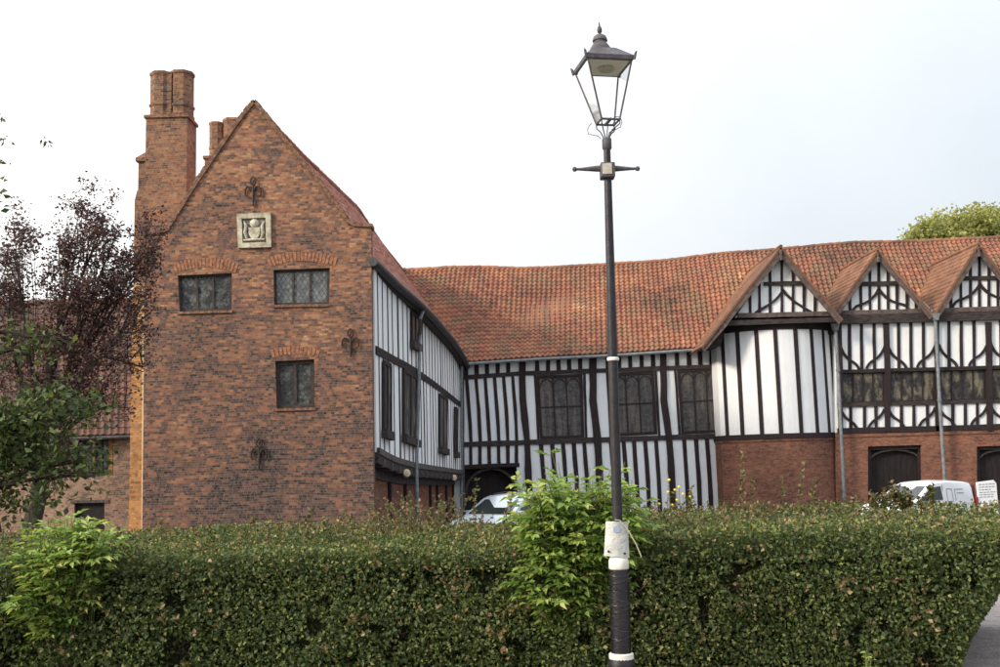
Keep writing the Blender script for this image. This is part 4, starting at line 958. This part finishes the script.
# ---- trees
def tree(name, label, base, trunk_r, blobs, Y, nleaf, size, mt, bark, twig_r=.012, group=None, dirz=.1, wid=.3, depth=1.0, sub=14, trunk_top=None, spread=.5, limb_k=.35):
    """blobs: (px, py, rx, ry, weight) pixel ellipses at distance Y that the crown fills, with real depth"""
    t = thing(name, base, label, 'tree', group); b = V(base); mb = MB()
    sc = Y/1050; tt = V(trunk_top) if trunk_top else V((b.x, b.y, b.z+2))
    k = 7; tr = [b.lerp(tt, i/k)+V((nz(i*.7, 1, b.x)*.15*(i > 0), nz(i*.7, 5, b.x)*.15*(i > 0), 0)) for i in range(k+1)]
    mb.tube(tr, [trunk_r*(1.25 if i == 0 else 1-.5*i/k) for i in range(k+1)], 10)
    C = []; D = []; S = []; RN = []
    W = sum(q[4] for q in blobs)
    for (cx, cy, rx, ry, w_) in blobs:
        yc = Y+random.uniform(-.3, .3)*depth; cw = P(cx, cy+ry*.5, yc)
        i0 = random.randint(3, k); m1 = tr[i0].lerp(cw, .5)+V((0, 0, (cw-tr[i0]).length*.08))
        limb = [tr[i0]*(1-s)**2+m1*2*s*(1-s)+cw*s*s for s in [i/6 for i in range(7)]]
        r1 = trunk_r*limb_k; mb.tube(limb, [r1*(1-.6*i/6) for i in range(7)], 6)
        for q in range(sub):
            a = random.uniform(0, 6.283); r_ = math.sqrt(random.random())
            tip = P(cx+rx*r_*math.cos(a), cy+ry*r_*math.sin(a), yc+random.uniform(-1, 1)*depth*math.sqrt(max(0, 1-r_*r_*.8)))
            s = limb[random.randint(2, 6)]; mid = s.lerp(tip, .5)+V((random.uniform(-.1, .1), 0, abs((tip-s).length)*.06))
            br = [s, mid, tip]; mb.tube(br, [twig_r*1.8, twig_r, twig_r*.3], 4, False)
            for z in range(3):
                o = V((random.gauss(0, 1), random.gauss(0, 1)*depth, random.gauss(.4, .8)))*spread*.5*min(rx, ry)*sc*.6
                t2 = mid.lerp(tip, random.random()); mb.tube([t2, t2+o*.5+V((0, 0, .02)), t2+o], [twig_r*.6, twig_r*.4, twig_r*.2], 3, False)
                nl = int(nleaf*w_/W/sub/3); tone = random.uniform(-.12, .12)
                for _ in range(nl):
                    s_ = random.random()**.7; p = t2+o*s_+V((random.gauss(0, 1), random.gauss(0, 1), random.gauss(0, 1)))*size*1.3
                    C.append(tuple(p)); D.append((random.gauss(0, 1), random.gauss(0, 1), random.gauss(dirz, .7))); S.append(size*random.uniform(.6, 1.25)); RN.append(random.random()*.9+tone)
    mb.build('trunk', bark, t, smooth=True); leaves('crown', C, D, S, mt, t, wid, np.array(RN))
    return t
yP = 22.0; bx = P(30, 500, yP).x
tree('purple_tree', 'loose dark red leaved tree standing against the cottage and the chimney', (bx, yP, GZ*.98), .22,
     [(100, 215, 24, 42, .55), (72, 222, 18, 44, .35), (100, 290, 34, 55, 1.3), (60, 300, 30, 60, 1.0), (15, 240, 22, 36, .6), (8, 300, 26, 60, 1.0), (40, 360, 45, 45, 1.2), (95, 345, 34, 40, .7), (85, 400, 30, 34, .3), (40, 410, 40, 40, .9),
      (148, 242, 20, 38, .65), (150, 290, 14, 45, .3), (143, 345, 18, 45, .22), (130, 275, 18, 35, .35), (115, 225, 22, 25, .22), (30, 450, 30, 40, .9), (125, 390, 18, 35, .12), (60, 470, 25, 20, .3)],
     yP, 26000, .08, LF_PLUM, BARK, .008, limb_k=.2, depth=1.0, sub=18, trunk_top=(P(52, 350, yP).x, yP, P(52, 350, yP).z), spread=.9)
yQ = 13.0
tree('broadleaf_tree', 'green leaved tree at the left edge drooping before the dark red tree', (P(-16, 560, yQ).x, yQ, gz(0, yQ)), .30,
     [(15, 425, 26, 30, .7), (55, 408, 42, 10, .5), (28, 450, 34, 20, .5), (75, 458, 30, 9, .3), (5, 480, 22, 30, .6), (92, 402, 18, 7, .16), (20, 345, 24, 7, .14), (62, 343, 14, 4, .05), (95, 473, 12, 6, .08), (45, 490, 18, 18, .25), (-30, 200, 22, 60, .6), (-40, 380, 40, 80, 1)],
     yQ, 4600, .10, LF_GREEN, BARK, .006, limb_k=.11, depth=.6, sub=12, trunk_top=(P(-50, 330, yQ).x, yQ, P(-50, 330, yQ).z), spread=.7, dirz=-.3, wid=.28)
# bough overhanging from outside the frame: a few sprigs against the sky
yS = 6.0; bg_ = thing('overhanging_bough', P(-60, 60, yS), 'thin bough tips with a few leaves against the sky', 'branch')
mb = MB(); C = []; D = []; S = []
root = P(-120, 20, yS)
for tp, n_ in ((P(3, 118, yS), 5), (P(5, 141, yS), 8), (P(48, 143, yS+.2), 9)):
    mid = root.lerp(tp, .5)+V((0, 0, .12)); mb.tube([root, mid, tp.lerp(mid, .2), tp], [.006, .0014, .0007, .0005], 5, False)
    for k in range(n_):
        C.append(tuple(tp.lerp(mid, random.random()*.07)+V((random.gauss(0, .01), random.gauss(0, .01), random.gauss(0, .008))))); D.append((random.uniform(-1, .6), random.gauss(0, .5), random.gauss(-.5, .3))); S.append(random.uniform(.03, .05))
mb.build('bough', TWIG, bg_); leaves('foliage', C, D, S, LF_GREEN, bg_, .2)
yF = 78.0
ft = P(960, 240, yF)
tree('distant_tree', 'pale green and gold treetop rising behind the right end of the hall roof', (ft.x, yF, GZ), .45,
     [(930, 238, 26, 14, 1), (925, 232, 12, 10, .4), (962, 230, 22, 15, 1), (985, 222, 14, 10, .6), (1000, 228, 22, 22, 1.1), (1030, 235, 30, 30, 1.2), (950, 262, 45, 22, 1.4), (1010, 265, 45, 25, 1.4), (912, 244, 10, 8, .25), (981, 217, 6, 6, .2)],
     yF, 26000, .30, LF_FAR, BARK, .05, depth=3.5, sub=16, trunk_top=(ft.x, yF, ft.z-2), spread=1.0, wid=.4)

# ================================================================== STREET LAMP
YP = 7.0
PAINT = noisy('post_paint', (.012, .011, .014), (.032, .029, .034), 20, .38, .003, lo=.3, hi=.75)
LPAINT = noisy('lantern_paint', (.05, .045, .055), (.10, .09, .10), 20, .5, .002)
WHITE = noisy('white_enamel', (.62, .6, .55), (.78, .76, .7), 12, .5, .002)
lampR = thing('street_lamp', (P(621, 667, YP).x, YP, 0), 'old style black street lamp with four sided lantern and ladder bar', 'street lamp')
AX = lambda y: P(603.5+(y-25)*(621.3-603.5)/(655-25), y, YP)
px2m = YP/1050
def seg(pts, name, mt, n=20, parent=lampR):
    c = [AX(y) for y, _ in pts]; return MB().tube(c, [r*px2m for _, r in pts], n).build(name, mt, parent, smooth=True)
foot = V((AX(667).x+.004, YP, 0))
cpts = [AX(656), AX(661), AX(663), AX(667), foot+V((0, 0, .05)), foot+V((0, 0, .0))]
MB().tube(cpts, [x*px2m for x in (11.5, 12.5, 13.5, 13, 14, 17)], 24).build('base', PAINT, lampR, smooth=True)
SLEEVE = noisy('black_wrap', (.007, .006, .008), (.016, .015, .019), 14, .22, .004, spec=.5)
seg([(569, 9.8), (610, 9.9), (655, 9.9)], 'lower_shaft', SLEEVE)
mb = MB()
for i in range(13): 
    y = 573+i*6.1; mb.tube([AX(y+math.sin(i*2.1)*1.5)+V((math.cos(a)*9.8*px2m, math.sin(a)*9.8*px2m, math.sin(a*1.0+i*1.3)*.018)) for a in [k*6.283/18 for k in range(19)]], .0035, 6)
mb.build('wrapping_fold', SLEEVE, lampR, smooth=True)
seg([(652.5, 10.3), (653.5, 12), (658.5, 12), (659.5, 10.5)], 'ring', WHITE)
seg([(551, 5.6), (555, 6.5), (558.5, 9.0), (561, 9.8), (568, 9.9), (569, 9.2)], 'bell_collar', WHITE)
seg([(149, 3.6), (165, 3.7), (178, 3.9), (350, 4.9), (520, 5.1), (553, 5.4)], 'shaft', PAINT)
seg([(357.4, 5.6), (358.2, 6.1), (360, 6.1), (360.8, 5.6)], 'band', WHITE)
seg([(138.5, 4.4), (139.5, 4.9), (148.5, 4.9), (149.8, 3.8)], 'collar', LPAINT)
# ladder bar
lb = MB(); cc_ = AX(169)
lb.tube([P(574.7, 169.3, YP), P(575.5, 169.3, YP), P(580, 169.3, YP), P(597, 168.7, YP), P(608, 168.7, YP), P(615, 168.6, YP), P(632, 168.7, YP), P(637, 168.7, YP), P(637.8, 168.7, YP)], [x*px2m for x in (2.3, 1.3, 1.5, 3.2, 3.4, 3.2, 1.5, 1.3, 2.3)], 10)
for x, y in ((574.7, 169.3), (637.6, 168.7)): lb.lathe(P(x, y, YP)-V((0, 0, .017)), [(.002, 0), (.012, .004), (.017, .017), (.012, .03), (.002, .034)], 12)
lo_ = lb.build('ladder_bar', LPAINT, lampR, smooth=True)
MB().prism(PL([(600.5, 162), (615, 161.5), (615.5, 176.5), (601, 177)], YP-.05), (0, .10, 0)).build('bracket_box', LPAINT, lo_, bevel=.008)
PLATE = noisy('number_plate', (.36, .34, .28), (.5, .47, .4), 20, .5, 0)
MB().prism(PL([(602.2, 163.4), (611.8, 163), (612.3, 173.6), (602.8, 174)], YP-.056), (0, .01, 0)).build('plate', PLATE, lo_, bevel=.002)
# lantern
ROT = R(11); cz = AX(65); ax_ = V((math.cos(ROT), math.sin(ROT), 0)); ay_ = V((-math.sin(ROT), math.cos(ROT), 0))
lc = P(606.2, 66, YP); zT_, zB_ = P(606, 66, YP).z, P(606, 122, YP).z
ctr = V((lc.x-.018, YP+.02, 0)); ct2 = V((AX(122).x+.012, YP+.0, 0))
def sq(c, h, z): return [c+ax_*(sx*h)+ay_*(sy*h)+V((0, 0, z)) for sx, sy in ((-1, -1), (1, -1), (1, 1), (-1, 1))]
hT, hB = .156, .064
top = sq(ctr, hT, zT_); bot = sq(ct2, hB, zB_)
mb = MB()
for a, b in zip(top, bot): mb.tube([a, b], .0065, 6)
for k in range(4): mb.tube([bot[k], bot[(k+1) % 4]], .008, 6); mb.tube([top[k], top[(k+1) % 4]], .008, 6)
mb.tube([bot[0].lerp(bot[1], .5), bot[2].lerp(bot[3], .5)], .012, 6)
ln = mb.build('lantern_frame', LPAINT, lampR)
# roof of the lantern
e0 = sq(ctr, hT+.012, zT_+.0); e1 = sq(ctr, hT+.014, zT_+.028); neck = sq(ctr, .072, P(603, 50, YP).z)
mb = MB(); mb.add(e0+e1+neck, [(3, 2, 1, 0)]+[(i, (i+1) % 4, 4+(i+1) % 4, 4+i) for i in range(4)]+[(4+i, 4+(i+1) % 4, 8+(i+1) % 4, 8+i) for i in range(4)]+[(8, 9, 10, 11)])
lr_ = mb.build('lantern_roof', LPAINT, lampR)
for p, q in zip(e1, sq(ctr, hT+.03, zT_+.055)): MB().tube([p-V((0, 0, .03)), p+(q-p)*.5, q], [.009, .009, .002], 6).build('corner_spike', LPAINT, lr_)
REF, nt_, b_ = newmat('lantern_reflector', (.62, .6, .48), .45)
MB().prism(sq(ctr, hT-.012, zT_-.006), (0, 0, .004)).build('reflector', REF, ln)
MB().lathe(ctr+V((.02, 0, zT_-.04)), [(.0, 0), (.02, .0), (.05, .012), (.055, .03), (.02, .036)], 16).build('bulb_holder', noisy('holder', (.25, .25, .17), (.4, .38, .28), 9, .5, 0), ln, smooth=True)
GLS, ntg, bg2 = newmat('lantern_glass', (.9, .92, .9), .03)
tr = ntg.nodes.new('ShaderNodeBsdfTransparent'); gl2 = ntg.nodes.new('ShaderNodeBsdfGlossy'); gl2.inputs['Roughness'].default_value = .05
mx = ntg.nodes.new('ShaderNodeMixShader'); fr = ntg.nodes.new('ShaderNodeFresnel'); ntg.links.new(fr.outputs[0], mx.inputs[0]); ntg.links.new(tr.outputs[0], mx.inputs[1]); ntg.links.new(gl2.outputs[0], mx.inputs[2]); ntg.links.new(mx.outputs[0], ntg.nodes['Material Output'].inputs[0])
for k in range(4):
    a, b, c, d = top[k], top[(k+1) % 4], bot[(k+1) % 4], bot[k]; MB().add([a.lerp(b, .03), a.lerp(b, .97), d.lerp(c, .95), d.lerp(c, .05)], [(0, 1, 2, 3)]).build('glass', GLS, ln)
zz_ = lambda y: P(603, y, YP).z-zT_
prof = [(.074, zz_(52.5)), (.080, zz_(50.5)), (.077, zz_(49)), (.066, zz_(46)), (.054, zz_(43.5)), (.046, zz_(42)), (.045, zz_(40.5)), (.053, zz_(40)), (.052, zz_(38.5)), (.043, zz_(35.5)), (.028, zz_(34)), (.012, zz_(33.4)), (.010, zz_(32)), (.016, zz_(31)), (.018, zz_(28.5)), (.013, zz_(26)), (.007, zz_(25)), (.006, zz_(23)), (.003, zz_(21))]
MB().lathe(ctr+V((-.016, 0, zT_)), prof, 20).build('vent_cap', LPAINT, lr_, smooth=True)
# frog irons and scrolls
mb = MB(); sk = AX(139.5)
for k, b in enumerate(bot):
    o = (b-V((ct2.x, ct2.y, b.z))).normalized()
    mb.tube([b, b-V((0, 0, .03))+o*.0, sk+V((0, 0, .06))+o*.045, sk+V((0, 0, .03))+o*.03, sk+o*.018], .0045, 6)
mb.tube([V((ct2.x, ct2.y, zB_)), sk], .004, 6)
mb.build('frog_iron', LPAINT, lampR)
mb = MB()
mb.tube([P(a, b, YP) for a, b in ((592, 123), (589, 126), (587.5, 130), (588.5, 134), (593, 135), (598, 136), (601, 139))], .0028, 6)
mb.tube([P(a, b, YP) for a, b in ((614, 117), (620, 116.5), (622, 122), (620.5, 127), (615, 130), (612, 133), (609, 138.5))], .0028, 6)
mb.tube([P(a, b, YP) for a, b in ((613, 119), (615, 121), (612, 125), (615.5, 128), (614, 132), (611, 134))], .003, 6)
mb.build('scroll', LPAINT, lampR)
# paper notice in a plastic sleeve tied round the post
no = thing('notice', P(617, 557, YP-.05), 'faded paper notice in a clear sleeve tied round the lamp post', 'notice')
PAPER, ntp, bp = newmat('faded_notice', (.6, .58, .52), .25, 0, .6); gp = N(ntp)
sp_ = gp.n('ShaderNodeSeparateXYZ'); ntp.links.new(gp.pos(), sp_.inputs[0])
ntp.links.new(gp.mix(gp.map01(gp.noise(9, 4), .35, .7), (.56, .55, .52), (.38, .41, .40)), bp.inputs['Base Color']); ntp.links.new(gp.bump(gp.noise(25, 3), .01), bp.inputs['Normal'])
nu, nv = 10, 10; g_ = []
for j in range(nv+1):
    for i in range(nu+1):
        u, v = i/nu, j/nv; px = 605.8+(627.8-605.8)*u+v*(-1.8+3.4*u); py = 521.3+.6*u+v*34.5+u*v*1.5
        a = (u-.5)*2.2; g_.append(P(px, py, YP-.062+(1-math.cos(a))*.055+.003*nz(u*5, v*5, 1)))
n1 = nu+1; mb = MB(); k = len(g_); mb.add(g_+[p+V((0, .002, 0)) for p in g_], [(j*n1+i, (j+1)*n1+i, (j+1)*n1+i+1, j*n1+i+1) for j in range(nv) for i in range(nu)]+[(k+j*n1+i, k+j*n1+i+1, k+(j+1)*n1+i+1, k+(j+1)*n1+i) for j in range(nv) for i in range(nu)])
mb.build('sheet', PAPER, no, smooth=True)
INK, _, _ = newmat('faded_blue_print', (.30, .36, .46), .5)
MB().prism(PL([(613.5, 527), (616.5, 525.8), (619.8, 527.5), (619.5, 531.8), (615.5, 533), (613, 531.5)], YP-.0665), (0, .0015, 0)).build('printed_mark', INK, no)
mb = MB(); mb.lathe(P(608.5, 551.5, YP-.06), [(.001, -.004), (.008, -.002), (.008, .002), (.001, .004)], 10, V((0, 1, 0))); mb.lathe(P(624.8, 553.5, YP-.06), [(.001, -.004), (.008, -.002), (.008, .002), (.001, .004)], 10, V((0, 1, 0))); mb.build('eyelet', IRON, no)
TIE, _, _ = newmat('cable_tie', (.42, .4, .28), .5)
MB().tube([P(615, 520, YP-.05), P(620, 520.5, YP-.05), P(628, 530, YP-.05), P(636, 544, YP-.05), P(641.5, 557, YP-.04)], .004, 6).build('tie', TIE, no)

# ================================================================== VEHICLES
def paint(name, c, met=.0): mt, _, b = newmat(name, c, .25, met, .5); b.inputs['Coat Weight'].default_value = .5; return mt
SILVER = paint('silver_paint', (.45, .52, .60), .35); VANW = paint('white_paint', (.80, .81, .84))
CGL, _, _ = newmat('car_glass', (.02, .025, .028), .06, 0, .6); TYRE, _, _ = newmat('tyre_rubber', (.02, .02, .02), .9); RIM, _, _ = newmat('wheel_rim', (.4, .4, .42), .35, .7)
TRIM, _, _ = newmat('black_trim', (.025, .025, .027), .6); HEAD, _, _ = newmat('headlight_lens', (.6, .62, .64), .1, 0, .6); RED, _, _ = newmat('rear_lamp_red', (.35, .02, .02), .3)
def vehicle(name, label, cat, loc, yaw, prof, W, tumble, beltz, mt, wheels, glassq, lights):
    """prof: closed side outline (x forward, z up); upper part leans inwards above the belt"""
    t = thing(name, loc, label, cat); t.rotation_euler = (0, 0, yaw)
    def loc_build(mb, nm, m_, parent=None, **k):
        o = mb.build(nm, m_, None, **k); o.parent = parent or t; return o
    def hw(z): return W/2-max(0, z-beltz)*tumble
    n = len(prof); vs = []
    rows = [-1, -.97, -.8, 0, .8, .97, 1]
    for s in rows:
        ins = .03 if abs(s) == 1 else 0
        for (x, z) in prof:
            cz_ = sum(p[1] for p in prof)/n; cx2 = 0
            crown = (1-abs(s)**2)*.05 if z > beltz+.3 else 0
            nose = -.16*abs(s)**3*(1 if x > 0 else -1) if abs(x) > max(p[0] for p in prof)-.25 else 0
            vs.append((x*(1-ins*.4)+nose, s*hw(z), cz_+(z-cz_)*(1-ins)+crown))
    fs = [(k*n+i, k*n+(i+1) % n, (k+1)*n+(i+1) % n, (k+1)*n+i) for k in range(len(rows)-1) for i in range(n)]
    fs += [tuple(range(n-1, -1, -1)), tuple(range((len(rows)-1)*n, len(rows)*n))]
    body = loc_build(MB().add(vs, fs), 'body', mt, smooth=True)
    for (x, r_) in wheels:
        for s in (-1, 1):
            c = (x, s*(W/2-.10), r_)
            ty_ = MB().lathe(c, [(r_*.62, -.09), (r_*.95, -.09), (r_, -.06), (r_, .06), (r_*.95, .09), (r_*.62, .09)], 24, V((0, 1, 0))); wo = loc_build(ty_, 'wheel', TYRE, smooth=True)
            o = MB().lathe((x, s*(W/2-.02), r_), [(r_*.6, -.03), (r_*.62, .0), (r_*.5, .012), (r_*.15, .0), (.03, .012)], 20, V((0, s, 0))).build('rim', RIM, None, smooth=True); o.parent = wo
            loc_build(MB().lathe((x, s*(W/2-.08), r_+.02), [(r_*1.12, -.085), (r_*1.12, .083)], 24, V((0, 1, 0))), 'wheel_arch', TRIM)
    for (nm, pts) in glassq:                           # each list of (x, side, z, along-normal) corners
        a, b, c = V(pts[0]), V(pts[1]), V(pts[2]); nn = (b-a).cross(c-a).normalized()
        ctr_ = sum((V(p) for p in pts), V())/len(pts)
        if nn.dot(ctr_-V((0, 0, beltz-.2))) < 0: nn = -nn
        loc_build(MB().prism([V(p)+nn*.004 for p in pts], nn*.012), nm, CGL)
    for (nm, m_, a, b) in lights: loc_build(MB().box(a, b), nm, m_, bevel=.02)
    return t, loc_build, hw
# silver people carrier in front of the archway
prof = [(-1.95, .35), (-2.0, .8), (-1.9, 1.05), (-1.72, 1.40), (-1.5, 1.50), (-.6, 1.55), (.15, 1.52), (.40, 1.46), (1.12, 1.03), (1.75, .88), (1.98, .70), (2.02, .45), (1.95, .28), (1.0, .22), (-1.0, .22)]
W_ = 1.70; bz = .95
hwf = lambda z: W_/2-max(0, z-bz)*.26
def gq(x0, z0, x1, z1, s, x2, z2, x3, z3): return [(x0, s*hwf(z0), z0), (x1, s*hwf(z1), z1), (x2, s*hwf(z2), z2), (x3, s*hwf(z3), z3)]
gs = [('windscreen', [(1.08, -.72, 1.055), (1.08, .72, 1.055), (.47, .58, 1.42), (.47, -.58, 1.42)]), ('rear_window', [(-1.93, -.68, 1.02), (-1.93, .68, 1.02), (-1.76, .58, 1.36), (-1.76, -.58, 1.36)])]
for s in (-1, 1):
    gs += [('side_window', gq(.95, 1.02, .30, 1.42, s, -.20, 1.45, -.20, 1.02)), ('side_window', gq(-.28, 1.02, -.28, 1.45, s, -1.05, 1.44, -1.10, 1.02)), ('side_window', gq(-1.18, 1.02, -1.13, 1.43, s, -1.55, 1.38, -1.68, 1.04))]
cp = P(497, 500, 29.2)
sc_, lbd, hw_ = vehicle('silver_car', 'silver car parked before the dark archway, mostly behind the hedge', 'car', (P(512, 500, 30).x, 30.0, GZ), math.atan2(-.80, -.60), prof, W_, .26, bz, SILVER, ((1.25, .31), (-1.25, .31)), gs,
    [('headlight', HEAD, (1.78, -.78, .62), (1.96, -.45, .80)), ('headlight', HEAD, (1.78, .45, .62), (1.96, .78, .80)), ('bumper', TRIM, (1.85, -.75, .35), (2.03, .75, .48)), ('number_plate', WHITE, (2.0, -.26, .46), (2.045, .26, .57)),
     ('tail_light', RED, (-2.0, -.8, .8), (-1.9, -.6, 1.1)), ('tail_light', RED, (-2.0, .6, .8), (-1.9, .8, 1.1)), ('mirror', SILVER, (.75, -.98, 1.0), (.9, -.80, 1.14)), ('mirror', SILVER, (.75, .80, 1.0), (.9, .98, 1.14))])
for s in (-1, 1):
    lbd(MB().tube([(1.0, s*.35, 1.10), (.78, s*.05, 1.21)], .01, 5), 'wiper', TRIM)
    lbd(MB().tube([(-1.4, s*.52, 1.56), (-.4, s*.52, 1.60), (.2, s*.50, 1.56)], .018, 6), 'roof_rail', TRIM)
    for x in (.88, -.24, -1.14): lbd(MB().tube([(x-.0, s*(W_/2+.001), .45), (x-.02, s*(W_/2+.001), 1.0)], .006, 4), 'door_seam', TRIM)
# white van, nose to the left, back doors open
prof = [(-1.75, .40), (-1.78, .85), (-1.77, 1.30), (-1.70, 1.43), (-1.3, 1.48), (-.6, 1.51), (-.15, 1.49), (.08, 1.42), (.78, .98), (1.45, .84), (1.72, .66), (1.76, .42), (1.68, .28), (.9, .24), (-.9, .24)]
W_ = 1.55; bz = .9
hwf = lambda z: W_/2-max(0, z-bz)*.16
gs = [('windscreen', [(.75, -.64, 1.01), (.75, .64, 1.01), (.16, .56, 1.385), (.16, -.56, 1.385)])]
for s_ in (-1, 1): gs.append(('side_window', gq(.58, 1.0, .12, 1.36, s_, -.30, 1.38, -.30, .98)))
YV = 33.0; pv = P(977, 490, YV-.7); yaw = R(206)
rc = Matrix.Rotation(yaw, 3, 'Z') @ V((-1.76, W_/2, 0))
van, lbd, hw_ = vehicle('white_van', 'small white van with open lettered rear door by the red brick wall', 'van', (pv.x-rc.x, YV-.7-rc.y, GZ), yaw, prof, W_, .16, bz, VANW, ((1.15, .29), (-1.1, .29)), gs,
    [('headlight', HEAD, (1.55, -.70, .58), (1.72, -.42, .76)), ('headlight', HEAD, (1.55, .42, .58), (1.72, .70, .76)), ('bumper', TRIM, (1.6, -.70, .33), (1.79, .70, .46)), ('side_moulding', TRIM, (-1.6, W_/2-.02, .55), (.9, W_/2+.012, .62)),
     ('mirror', TRIM, (.46, W_/2, .98), (.58, W_/2+.16, 1.12)), ('mirror', TRIM, (.46, -W_/2-.16, .98), (.58, -W_/2, 1.12)), ('tail_light', RED, (-1.79, W_/2-.10, .75), (-1.70, W_/2+.004, 1.02))])
def sv(x, z): return V((x, hw_(z)+.005, z))
GREYL, _, _ = newmat('grey_marking', (.22, .25, .33), .6)
def seamset(pairs, w_, nm, m_):
    mb = MB()
    for a, b in pairs: mb.tube([sv(*a), sv(*b)], w_, 4)
    lbd(mb, nm, m_)
seamset((((-1.22, 1.27), (-.86, 1.28)), ((-.86, 1.28), (-.85, .95)), ((-1.22, 1.16), (-.95, 1.17))), .011, 'panel_marking', GREYL)
seamset((((-.74, 1.29), (-.52, 1.30)), ((-.74, 1.29), (-.73, .93)), ((-.52, 1.30), (-.50, .93)), ((-.73, .93), (-.50, .93))), .011, 'panel_marking', GREYL)
seamset((((-.36, .45), (-.38, 1.42)), ((.68, .5), (.62, .98)), ((-1.69, .5), (-1.68, 1.40))), .009, 'door_seam', TRIM)
INT = noisy('van_interior', (.05, .03, .07), (.16, .03, .035), 3, .8, 0)
lbd(MB().box((-1.795, -.66, .42), (-1.775, .66, 1.36)), 'load_space', INT)
# near back door, swung straight back, with rows of small illegible lettering
def rear_door(sd, ang, m_, lab):
    hp = V((-1.80, sd*(W_/2-.03), 0)); d = V((-math.cos(ang), sd*math.sin(ang), 0)); n_ = V((sd*0+math.sin(ang)*1.0, sd*math.cos(ang), 0)).normalized()
    q = [hp+V((0, 0, .42)), hp+d*.64+V((0, 0, .42)), hp+d*.64+V((0, 0, 1.40)), hp+d*.56+V((0, 0, 1.50)), hp+V((0, 0, 1.45))]
    o = lbd(MB().prism(q, -n_*.05), 'rear_door', m_, bevel=.008); 
    if lab: o['label'] = lab
    return o, hp, d, n_
dr, hp, dd, nn = rear_door(1, R(20), VANW, 'open white back door with lines of small lettering')
for r_, z in enumerate((1.36, 1.28, 1.20, 1.12, 1.05, .98)):
    mb = MB(); u = .07
    while u < .54-.05*(r_ % 3):
        l = random.uniform(.04, .11); b = min(u+l, .58); h = .024
        pp = [hp+dd*a+V((0, 0, zz2+.03*a)) for a, zz2 in ((u, z), (b, z), (b, z+h), (u, z+h))]
        mb.prism([p+nn*.003 for p in pp], nn*.003); u += l+.025
    o = mb.build('lettering', GREYL, None); o.parent = dr
dr2, hp, dd, nn = rear_door(-1, R(12), INT, 'open far back door with dark red lining')
o = MB().prism([hp+dd*a+V((0, 0, z))-nn*.055 for a, z in ((.12, 1.0), (.54, 1.0), (.50, 1.38), (.12, 1.36))], -nn*.006).build('door_window', CGL, None); o.parent = dr2

bpy.context.view_layer.update()
